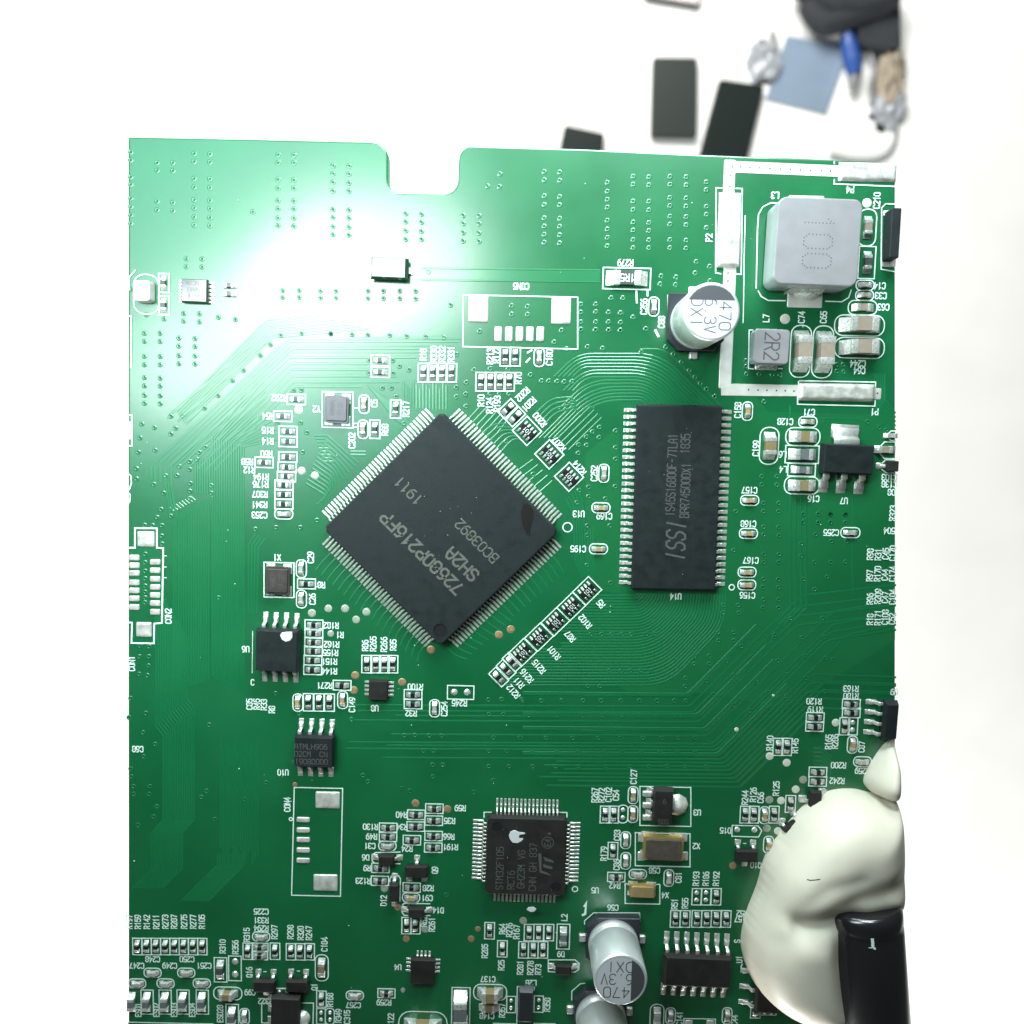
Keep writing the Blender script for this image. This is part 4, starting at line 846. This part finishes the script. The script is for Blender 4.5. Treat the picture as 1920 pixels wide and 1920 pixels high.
poly_print([(1679, 383), (1660, 382.5), (1652.5, 390), (1651.5, 505), (1679, 510)])
mb = MB(); mb.box(0, 0, 1.1, 5.6, 0.2, 2.0); c = at(1663, 446); link('shielded_inductor', bevelled(mb.mesh('shielded_inductor', M['epoxy']), 0.15, 3), board, (c.x, c.y, 0), label='dark component cut off by the right board edge next to the large inductor')
pad(1656, 395, 1679, 405, 'strip', 0.1); pad(1654, 478, 1679, 500, 'strip', 0.1)
# top left, inside the glare
c = at(275, 549); mb = MB(); mb.prism(rrect(2.1, 2.5, 0.4, 4), 0.05, 1.3, 0.95); link('chip_inductor', bevelled(mb.mesh('chip_inductor', M['greyc']), 0.15, 2), board, (c.x, c.y, 0))
pill_print(275, 552, 4.6, 3.0, 90); RV((308, 531)); RV((308, 573)); smd('C', 432, 536, 0, silk=False); smd('C', 432, 552, 0, silk=False)
poly_print([(241, 593), (247, 593), (246, 690)]); poly_print([(255, 506), (243, 520), (242, 545)])
poly_print([(241, 888), (246, 892), (247, 905), (244, 916), (241, 920)]); poly_print([(241, 923), (245, 928), (244, 940), (241, 944)])

# ================================================================ printed frames around packages
bx(604.6, 734.5, 662.5, 801); bx(495.5, 1054, 551.5, 1119); bx(1199.6, 1474, 1295, 1547); bx(1191, 1560.5, 1293.5, 1622.5); bx(1172, 1656.5, 1237, 1693.5)
poly_print([(662.5, 765), (672, 765)], wd=0.1); poly_print([(662.5, 794), (671, 794)], wd=0.1); poly_print([(662.5, 801), (671, 801)], wd=0.1)
poly_print([(1468, 381.5), (1445, 380.5), (1430, 388), (1422, 402), (1420, 430), (1417.5, 541)]); poly_print([(1421, 545), (1427, 556), (1440, 563.5), (1473, 564)]); poly_print([(1547, 565), (1578, 566), (1591, 558), (1596, 543)])
poly_print([(1412, 619), (1404.5, 619), (1403, 691), (1413, 692)]); poly_print([(1460, 619), (1468, 619)]); poly_print([(1458, 691), (1467, 691)])
poly_print([(907.5, 1533), (907.5, 1522.5), (922, 1522.5)]); poly_print([(1048, 1522.5), (1063, 1523), (1063, 1533)])
poly_print([(1541, 835), (1540, 887)], wd=0.1); poly_print([(560, 1183), (559, 1262)], wd=0.08); poly_print([(474, 1183), (473, 1262)], wd=0.08)
circle_print(1064, 988.5, 0.56); circle_print(1371.7, 1101, 0.33); circle_print(1078, 1666.5, 0.34)
poly_print([(517, 1918), (491, 1917), (491, 1880), (588, 1880), (587, 1925)]); poly_print([(554, 1853), (515, 1853.5), (515, 1872), (548, 1872)])
poly_print([(704, 1598), (698, 1603), (698, 1614), (703, 1618)]); poly_print([(704, 1598), (751, 1597)]); poly_print([(737, 1619), (751, 1619)])
poly_print([(732, 1690), (731, 1648), (735, 1641), (747, 1641), (751, 1647), (750, 1690)])
poly_print([(754, 1697), (758, 1693), (807, 1694)]); poly_print([(754, 1710), (758, 1715.5), (770, 1716)]); poly_print([(795, 1716), (807, 1716)])
poly_print([(1042, 1822), (1028, 1821), (1028, 1799), (1078, 1799), (1086, 1806), (1085, 1817), (1078, 1822), (1069, 1822)])
poly_print([(969, 1925), (970, 1849), (1002, 1850), (1001, 1857)]); poly_print([(1095, 1700), (1099, 1693), (1097, 1713), (1091, 1716)], wd=0.3)
poly_print([(1396, 1778), (1397, 1725)], wd=0.1); poly_print([(1395, 1825), (1389, 1812), (1392, 1806)], wd=0.16)
poly_print([(924, 1918), (968, 1919)]); poly_print([(1000, 1918), (1042, 1919)])
for y in (1018, 1025): pass
poly_print([(988, 662), (998, 656)], wd=0.2); poly_print([(986, 680), (994, 671)], wd=0.2)
poly_print([(1193, 1542 - 1000 + 3), (1194, 569)], wd=0.22); poly_print([(1214, 544), (1214, 556)], wd=0.2)
poly_print([(1228, 618), (1235, 632)], wd=0.3)
poly_print([(1379.5, 1581 - 0), (1385, 1581)], wd=0.08)
for x, y in ((1396, 1581), (497, 1821), (560, 1820)): poly_print([(x - 3, y), (x + 3, y)], wd=0.12)

# ================================================================ printed references
for s, x, y in (('R292',524,746),('R54',503,780),('R15',502.5,806.7),('R14',502.5,827),('R60',500,851),('R58',464,865.6),('R12',468,881),('R194',490,894),('R176',489,908),('R307',488,926.7),('R341',487,946),
    ('C253',487,965.6),('Y2',594,767),('C169',1133,967.7),('U13',1085,963.5),('C195',1084,1029),('R279',1172.5,493),('CON5',977,537),('P4',1593.5,355.6),('P1',1639.4,772),('L3',1453,366.7),('C14',1649,536),
    ('C33',1651,554.6),('C63',1656,576),('C244',1608,681.7),('C64',1611,695),('C71',1516.5,773),('C128',1472,790.6),('L6',1467,852),('L4',1468,880),('C16',1525,935),('U7',1582,939),('C157',1405,919),
    ('C168',1403,982),('C167',1407.5,1050.6),('C156',1401,1116),('U14',1266.7,1118),('C255',1558,998.5),('504',1667,995),('D8',1671,923),('C138',1667,908),('C103',1667,895),('U6',461,1217),('X1',520,1045),
    ('R81',599,1096.5),('R182',621,1172.5),('R1',637.5,1190),('R162',622,1208),('R155',620,1223.5),('R151',618,1240),('R144',618,1258),('R271',608.8,1285),('U8',703,1327.7),('R100',779,1287.5),('R32',771,1337),
    ('R245',861.5,1318),('U10',531,1448),('R59',863,1514.6),('R40',753,1527),('R35',843,1538.5),('R34',754,1550),('R66',841.7,1568),('R24',763.5,1590.6),('R191',844.8,1587.5),('R130',694.8,1549.6),
    ('R49',696.9,1568),('C31',693.8,1585.4),('D6',685.8,1607),('R9',688.5,1627),('R123',681,1651),('R28',803,1664.6),('C91',801,1683),('D14',821.8,1706),('D9',1051.6,1788),('C137',915,1835),('C148',913,1904),
    ('L28',995.7,1842),('U4',746,1813),('C257',662.8,1884),('R259',720,1879),('C225',490,1708.7),('R331',490,1725),('R294',490,1740),('C99',469,1860),('R322',498,1876.7),('C247',257,1810),('C248',286.7,1798),
    ('C249',318.5,1810),('C250',351,1798),('C251',383,1810),('U3',1307,1523),('X2',1305.5,1586),('X4',1247,1678),('C58',1227,1631.7),('R42',1152.7,1660),('U5',1115.6,1668.7),('R52',1391,1712),('R157',1391,1723),
    ('D15',1360,1556.7),('Q10',1417,1621.5),('R200',1571.7,1434.4),('R242',1569,1463.5),('R120',1525.8,1314.6),('R119',1528,1330),('R163',1595,1291),('R180',1595,1304.8),('C259',1616.5,1444.8),
    ('C66',1679 - 410.5 - 10 + 0,0)) [:-1]: T(s, x, y, 180)
for s, x, y in (('C5',702,756),('R217',761.5,767),('C202',660,826),('R68',722,806),('R18',794,665),('R330',813.5,664),('R332',829,664),('R331',846,664),('R70',972,709),('R10',902,751),('R124',918,760),
    ('R193',932,757),('R213',919,668),('R172',931,666),('C180',1030,670),('C252',1114,887.5),('C256',1207,575),('C88',1240,604),('P2',1329,446),('C210',1643.5,376.5),('L7',1436,597),('C74',1502.5,595),
    ('C65',1543.5,595),('C158',1383,769),('C199',1417,840.6),('R98',1631,1039),('R31',1646,1039.6),('C45',1660,1038),('C170',1673,1037),('R97',1630,1079),('R170',1645,1075.6),('C44',1658.7,1077.7),
    ('C174',1673,1076),('R96',1631,1122.5),('R209',1645.6,1118),('C47',1659,1120),('C104',1673,1119),('R18',1631,1161),('R171',1645.6,1158),('C108',1659,1157),('C52',1672,1160),('R323',1673.5,962),
    ('C29',582.7,1045),('C26',586,1123),('C85',468,1320),('R45',481.7,1320),('R33',495,1321),('R8',510,1330),('C149',660,1321),('R86',685,1210),('R265',700,1207),('R266',720,1208),('R85',737.5,1209),
    ('C254',833,1328.7),('CON4',539,1508),('CON2',316,1155),('CON1',247.5,1244),('Q9',815.6,1631),('D12',719.6,1688),('R62',795,1727),('R261',810,1733),('R285',909,1782.5),('R25',940,1809),('R64',942,1741),
    ('R276',955,1743),('R167',968.6,1746.7),('R281',975.4,1813.7),('R278',994.4,1814),('R73',1009,1817),('L2',1058,1719.6),('R357',941.6,1894),('R358',1026,1883),('C122',733,1912),('C315',651,1906),
    ('R349',635,1904),('R168',619.4,1874),('R315',463,1752),('R297',515,1746.7),('R298',545,1746.7),('R320',564,1748.7),('R247',579.5,1748.7),('C184',608.6,1770),('Q16',468,1822),('Q1',590,1849.6),
    ('R310',418,1773.7),('R356',441.8,1775),('R197',243,1727.7),('R159',259,1727.7),('R142',276,1727.7),('R211',293.5,1727.7),('R273',310.4,1727.7),('R287',326.7,1727.7),('R275',345.6,1727.7),
    ('R277',362.5,1727.7),('R105',378.8,1727.7),('ESD1',259.6,1893),('ESD2',293.5,1893),('ESD3',326.7,1893),('ESD4',360.5,1893),('ESD28',413,1900),('R267',1115,1490.6),('R272',1127.7,1490.6),
    ('C102',1141,1489.6),('C54',1154.8,1490.6),('C127',1188,1456),('C83',1157,1565.6),('C86',1156,1621),('R179',1132,1600),('C81',1272,1644.8),('R193',1305,1647),('R186',1323.3,1647),('R192',1342.5,1647),
    ('R51',1264.7,1694.5),('R55',1284.3,1693),('C141',1274,1909),('C44',1377,1912),('R244',1396.7,1495),('R126',1412,1489.6),('C66',1425.8,1495),('R125',1455,1478),('C35',1438,1616.7),('R175',1556,1500),
    ('R140',1443,1392.7),('R145',1490.4,1398),('R165',1553,1390.6),('R286',1565.4,1389.6),('C87',1615,1400),('S',1382,1764),('U1',1386,1798)): T(s, x, y, 90)
T('C56', 1149, 1701, 180); T('C68', 259, 1404, 180); T('U9', 1676, 1297, 180); T('C', 474, 1279, 0)
for s, x, y in (('R5',1126.5,1132),('R102',1097,1165),('R87',1068.8,1193),('R101',1038.5,1223.5),('R215',1010.4,1249.6),('R216',987.5,1267),('R11',973,1280),('R212',962.5,1296),('R200',1012,787),('R207',1047.5,833),('R214',1086,877)): T(s, x, y, 132)
T('R202', 980, 739.6, 225); T('R201', 991.7, 758, 225)

# ================================================================ specks of dust
random.seed(11); mb = MB()
for i in range(70):
    p = at(random.uniform(250, 1650), random.uniform(300, 1900)); r = random.uniform(0.03, 0.085); a0 = random.random() * 6
    n = len(mb.v); mb.prism([(p.x + r * random.uniform(0.6, 1.3) * math.cos(a0 + i2 * 1.05), p.y + r * random.uniform(0.6, 1.3) * math.sin(a0 + i2 * 1.05)) for i2 in range(6)], 0.0, 0.09, 0.6)
for (x0, y0, x1, y1, z0, n_) in ((760, 900, 900, 1090, 1.452, 14), (1205, 775, 1335, 1095, 1.102, 9), (930, 1550, 1050, 1670, 1.502, 6)):
    for i in range(n_):
        p = at(random.uniform(x0, x1), random.uniform(y0, y1), z0); r = random.uniform(0.02, 0.045)
        mb.prism([(p.x + r * random.uniform(0.6, 1.3) * math.cos(i2 * 1.05), p.y + r * random.uniform(0.6, 1.3) * math.sin(i2 * 1.05)) for i2 in range(6)], z0, z0 + 0.03, 0.6)
link('dust_specks', mb.mesh('dust_specks', M['dust']), board, kind='stuff')

# ================================================================ white glue and the black part it holds
def baked(name, pieces, voxel, smooth, m):
    """union of ellipsoid lumps, remeshed into one smooth skin"""
    bm = bmesh.new()
    for (c, r, sc3) in pieces:
        g = bmesh.ops.create_icosphere(bm, subdivisions=3, radius=1.0)
        for v in g['verts']: v.co = Vector((v.co.x * r * sc3[0], v.co.y * r * sc3[1], v.co.z * r * sc3[2])) + c
    me = bpy.data.meshes.new(name); bm.to_mesh(me); bm.free()
    o = bpy.data.objects.new(name, me); sc.collection.objects.link(o)
    md = o.modifiers.new('r', 'REMESH'); md.mode = 'VOXEL'; md.voxel_size = voxel; md.use_smooth_shade = True
    ms = o.modifiers.new('s', 'SMOOTH'); ms.factor = 0.5; ms.iterations = smooth
    dg = bpy.context.evaluated_depsgraph_get(); dg.update()
    out = bpy.data.meshes.new_from_object(o.evaluated_get(dg)); bpy.data.objects.remove(o)
    out.materials.clear(); out.materials.append(m)
    for p in out.polygons: p.use_smooth = True
    return out
def pour(name, px_poly, R, Ht, step, creases, label, zref=2.0):
    """a domed bead of glue inside an outline; creases = (points, depth, width)"""
    P = []; raw = [Vector(at(x, y, zref)[:2]) for x, y in px_poly]; n = len(raw)
    for i in range(n):                                   # smooth closed outline
        p0, p1, p2, p3 = raw[i - 1], raw[i], raw[(i + 1) % n], raw[(i + 2) % n]
        for t in range(4):
            u = t / 4; P.append(0.5 * ((2 * p1) + (-p0 + p2) * u + (2 * p0 - 5 * p1 + 4 * p2 - p3) * u * u + (-p0 + 3 * p1 - 3 * p2 + p3) * u ** 3))
    n = len(P); segs = [(P[i], P[(i + 1) % n]) for i in range(n)]
    cr = [([Vector(at(x, y, 5.0)[:2]) for x, y in c], d, w_) for c, d, w_ in creases]
    def near(q, sg):
        best = 1e9; bp = None
        for a, b in sg:
            ab = b - a; t = max(0, min(1, (q - a).dot(ab) / max(ab.length_squared, 1e-12))); p = a + ab * t; d = (q - p).length_squared
            if d < best: best = d; bp = p
        return math.sqrt(best), bp
    def inside(q):
        c = False
        for a, b in segs:
            if (a.y > q.y) != (b.y > q.y) and q.x < (b.x - a.x) * (q.y - a.y) / (b.y - a.y) + a.x: c = not c
        return c
    x0 = min(p.x for p in P) - step; x1 = max(p.x for p in P) + step; y0 = min(p.y for p in P) - step; y1 = max(p.y for p in P) + step
    nx = int((x1 - x0) / step) + 1; ny = int((y1 - y0) / step) + 1; V = {}; ins = {}
    for j in range(ny):
        for i in range(nx):
            q = Vector((x0 + i * step, y0 + j * step)); ins[i, j] = inside(q)
            if ins[i, j]:
                d, _ = near(q, segs); u = min(1, d / R); z = Ht * (1 - (1 - u) ** 2.4) ** 0.5
                for c, dep, w_ in cr:
                    dd, _ = near(q, list(zip(c, c[1:]))); z -= dep * math.exp(-(dd / w_) ** 2) * min(1, u * 2.5)
                V[i, j] = (q.x, q.y, z)
    bm = bmesh.new(); B = {}; S = {}
    def vert(i, j):
        if (i, j) in V:
            if (i, j) not in B: B[i, j] = bm.verts.new(V[i, j])
            return B[i, j]
        if (i, j) not in S:
            d, p = near(Vector((x0 + i * step, y0 + j * step)), segs); S[i, j] = bm.verts.new((p.x, p.y, 0.0))
        return S[i, j]
    for j in range(ny - 1):
        for i in range(nx - 1):
            c = [(i, j), (i + 1, j), (i + 1, j + 1), (i, j + 1)]
            if any(ins[k] for k in c):
                f = bm.faces.new([vert(*k) for k in c]); f.smooth = True
    for _ in range(16):
        mv = {}
        for v in B.values():
            nb = [e.other_vert(v).co.z for e in v.link_edges]; mv[v] = 0.5 * v.co.z + 0.5 * sum(nb) / len(nb)
        for v, z in mv.items(): v.co.z = z
    bmesh.ops.dissolve_degenerate(bm, dist=1e-4, edges=bm.edges)
    me = bpy.data.meshes.new(name); bm.to_mesh(me); bm.free(); me.materials.append(M['rtv'])
    return link(name, me, None, label=label, cat='glue', group='white glue at the right edge of the board')
pour('glue_blob', [(1690, 1507), (1665, 1502), (1640, 1498), (1612, 1492), (1576, 1494), (1548, 1505), (1512, 1530), (1476, 1573), (1445, 1618), (1428, 1676), (1407, 1731), (1398, 1779), (1404, 1819), (1423, 1862),
    (1452, 1889), (1488, 1907), (1536, 1916), (1567, 1910), (1588, 1896), (1604, 1893), (1600, 1872), (1590, 1850), (1586, 1800), (1588, 1740), (1600, 1715), (1650, 1700), (1692, 1698)],
    6.2, 7.6, 0.25, [([(1452, 1726), (1490, 1700), (1515, 1672), (1545, 1648), (1600, 1632)], 0.4, 0.7), ([(1495, 1728), (1530, 1724), (1556, 1716), (1590, 1712)], 1.4, 1.1), ([(1500, 1722), (1545, 1700), (1600, 1668), (1690, 1650)], 0.7, 1.3),
     ([(1440, 1765), (1490, 1748), (1530, 1752)], 0.35, 0.9), ([(1560, 1740), (1568, 1790), (1585, 1850), (1600, 1880)], 0.8, 0.8)],
    'large smooth white glue blob curling round the black part at the bottom right')
pour('glue_blob', [(1690, 1398), (1678, 1402), (1667, 1413), (1653, 1433), (1638, 1458), (1633, 1478), (1639, 1490), (1650, 1499), (1668, 1507), (1690, 1512)], 2.6, 5.0, 0.3, [],
    'smaller white glue blob at the right edge, just above the large one')
# hair-thin dark scratch lying on the glue
mb = MB(); pts = [(1513, 1649), (1519, 1650.5), (1528, 1650), (1538, 1648.5)]
ribbon(mb, [tuple(at(x, y, 7.7))[:2] for x, y in pts], 0.13, 7.72)
link('dark_fibre', mb.mesh('dark_fibre', M['smudge'], False), None, label='short dark fibre lying on top of the large white glue blob', cat='fibre')
# black sleeved cylinder lying on its side
a = at(1617, 1688, 4.4); b = at(1640, 1990, 4.4); ax = (b - a); L = ax.length; r = 4.3
mb = MB(); mb.lathe([(0, 0), (r * 0.80, 0.0), (r * 0.93, 0.15), (r, 0.8), (r, 2.0), (r * 0.965, 2.4), (r, 2.8), (r, L - 0.8), (r * 0.9, L), (0, L)], 0, 0, 72)
o = link('cylindrical_capacitor', mb.mesh('cylindrical_capacitor', M['sleeve']), None, label='glossy black cylinder lying in the white glue at the bottom right corner', cat='capacitor')
Mx = Vector((0, 0, 1)).rotation_difference(ax.normalized()).to_matrix().to_4x4(); Mx.translation = a; o.matrix_world = Mx
mb = MB(); p = Mx.inverted() @ at(1636, 1770, 4.4 + 4.3); ang = math.atan2(p.y, p.x)
def on_cyl(u, v): aa = ang + u / r; return ((r + 0.015) * math.cos(aa), (r + 0.015) * math.sin(aa), p.z + v)
for (u0, v0, u1, v1) in ((-0.2, -0.6, 0.12, 0.6), (-0.34, 0.5, -0.1, 0.75), (0.12, 0.5, 0.4, 0.62)): mb.quad([on_cyl(u0, v0), on_cyl(u1, v0), on_cyl(u1, v1), on_cyl(u0, v1)])
link('printed_mark', mb.mesh('printed_mark', M['silk'], False), o)

# ================================================================ things on the table, a metre below, out of focus
TZ = -1000.0
def slab(name, quad_px, th, m, label, cat, r=6.0, m2=None):
    P = [at(x, y, TZ + th) for x, y in quad_px]; c = sum(P, Vector()) / 4; mb = MB()
    pts = []
    for i in range(4):                                  # rounded corners
        p0, p, p1 = P[i - 1], P[i], P[(i + 1) % 4]; a_ = p + (p0 - p).normalized() * r; b_ = p + (p1 - p).normalized() * r
        for t in range(5):
            u = t / 4; q_ = a_ * (1 - u) ** 2 + p * 2 * u * (1 - u) + b_ * u * u; pts.append((q_.x - c.x, q_.y - c.y))
    mb.prism(pts, 0.3, th); o = link(name, bevelled(mb.mesh(name, M[m2 or m]), 1.2, 2, 1.0), None, (c.x, c.y, TZ), label=label, cat=cat, group='phones lying on the white table' if cat == 'phone' else None)
    return o, c, pts
def phone(quad_px, m, label):
    o, c, pts = slab('phone', quad_px, 8.5, m, label, 'phone', 5.5, 'phoneb')
    mb = MB(); mb.prism([(x * 0.965, y * 0.975) for x, y in pts], 8.4, 8.9); link('screen', mb.mesh('screen', M[m]), o)
    mb = MB(); mb.lathe([(2.2, 8.9), (2.0, 9.1), (0, 9.1)], pts[0][0] * 0.0, max(p_[1] for p_ in pts) * 0.90, 16); link('camera_hole', mb.mesh('camera_hole', M['smudge']), o)
phone([(1224, 107), (1308, 108), (1307, 258), (1220, 256)], 'phone2', 'upright dark phone on the white table, left of the slanted one')
phone([(1349, 148), (1434, 160), (1398, 312), (1309, 298)], 'phone', 'slanted black phone on the white table, touching the blue-grey card')
phone([(1058, 234), (1134, 250), (1118, 395), (1030, 380)], 'phone', 'dark phone mostly hidden behind the top edge of the board')
phone([(1215, -120), (1330, -110), (1312, 9), (1205, -8)][::1], 'pink', 'pink-grey phone just entering the picture at the top')
slab('folded_card', [(1476, 66), (1593, 89), (1549, 213), (1436, 185)], 3.0, 'bluecard', 'slate blue folded card on the table beside the slanted phone', 'card', 1.5)
def tube_on_table(name, px_pts, radii, m, label, cat, z=None, seg=12, parent=None, sub=6):
    P = [at(x, y, TZ + (z or 8)) for x, y in px_pts]; Q, R = [], []
    for i in range(len(P) - 1):
        p0 = P[max(0, i - 1)]; p1 = P[i]; p2 = P[i + 1]; p3 = P[min(len(P) - 1, i + 2)]
        for t in range(sub):
            u = t / sub; Q.append(0.5 * ((2 * p1) + (-p0 + p2) * u + (2 * p0 - 5 * p1 + 4 * p2 - p3) * u * u + (-p0 + 3 * p1 - 3 * p2 + p3) * u ** 3)); R.append(radii[i] * (1 - u) + radii[i + 1] * u)
    Q.append(P[-1]); R.append(radii[-1]); mb = MB(); rows = []
    for i, p in enumerate(Q):
        d = (Q[min(i + 1, len(Q) - 1)] - Q[max(i - 1, 0)]).normalized(); s_ = Vector((-d.y, d.x, 0)).normalized(); up = Vector((0, 0, 1)); n = len(mb.v); rows.append(n)
        mb.v += [tuple(p + s_ * (R[i] * math.cos(2 * math.pi * k / seg)) + up * (R[i] * math.sin(2 * math.pi * k / seg))) for k in range(seg)]
    for a_, b_ in zip(rows, rows[1:]):
        for k in range(seg): mb.f.append([a_ + k, a_ + (k + 1) % seg, b_ + (k + 1) % seg, b_ + k]); mb.sm.append(True)
    mb.f.append([rows[0] + k for k in range(seg)]); mb.sm.append(False); mb.f.append([rows[-1] + k for k in range(seg)]); mb.sm.append(False)
    return link(name, mb.mesh(name, M[m]), parent, label=label, cat=cat)
k_ = tube_on_table('craft_knife', [(1586, 62), (1592, 85), (1599, 115), (1603, 140)], [8, 11, 12, 9], 'blue', 'blue handled craft knife on the table right of the card', 'knife', 11)
tube_on_table('blade_holder', [(1603, 138), (1600, 152), (1597, 170)], [9, 8, 3], 'cable', None, None, 9, parent=k_)
tube_on_table('pliers', [(1515, 5), (1530, 30), (1552, 44), (1600, 30), (1665, 8)], [14, 15, 16, 15, 14], 'darktool', 'black pliers handles at the top right on the table', 'pliers', 16)
tube_on_table('screwdriver', [(1500, -30), (1540, -2), (1590, 12), (1680, -4)], [16, 15, 15, 14], 'darktool', 'black screwdriver lying above the pliers at the top right', 'screwdriver', 22)
slab('tool_pouch', [(1608, 22), (1688, -20), (1690, 92), (1612, 84)], 18, 'darktool', 'charcoal fabric pouch at the top right corner of the table', 'pouch', 8)
slab('silver_packet', [(1555, -20), (1630, -30), (1640, 16), (1566, 20)], 20, 'cable', 'silvery packet lying among the black tools', 'packet', 6)
random.seed(5)
def crumple(name, cx, cy, rx, ry, ht, m, label, cat):
    c = at(cx, cy, TZ); bm = bmesh.new(); g = bmesh.ops.create_icosphere(bm, subdivisions=3, radius=1)
    for v in g['verts']:
        s_ = 0.65 + 0.5 * random.random(); v.co = Vector((v.co.x * rx * s_, v.co.y * ry * s_, max(0.0, v.co.z * ht * s_)))
    me = bpy.data.meshes.new(name); bm.to_mesh(me); bm.free(); me.materials.append(M[m]); link(name, me, None, (c.x, c.y, TZ), label=label, cat=cat)
crumple('crumpled_film', 1432, 118, 24, 30, 14, 'clear', 'crumpled clear film on the table left of the card', 'plastic film')
crumple('crumpled_cloth', 1664, 150, 22, 50, 22, 'beige', 'beige crumpled cloth at the right edge of the table', 'cloth')
crumple('crumpled_bag', 1662, 200, 26, 34, 16, 'clear', 'grey crumpled plastic bag below the beige cloth', 'plastic bag')
tube_on_table('thin_cable', [(1556, 290), (1600, 300), (1650, 296), (1676, 270), (1682, 220)], [2.5] * 5, 'cable', 'thin grey cable curving along the top edge of the board at the right', 'cable', 3)
tube_on_table('thin_cable', [(1447, 60), (1455, 85), (1450, 105)], [3] * 3, 'cable', 'short grey cable end above the crumpled film', 'cable', 4)
tube_on_table('thin_cable', [(1630, 95), (1640, 130), (1632, 170), (1650, 215)], [4] * 4, 'cable', 'pale grey cable hanging beside the beige cloth', 'cable', 6)
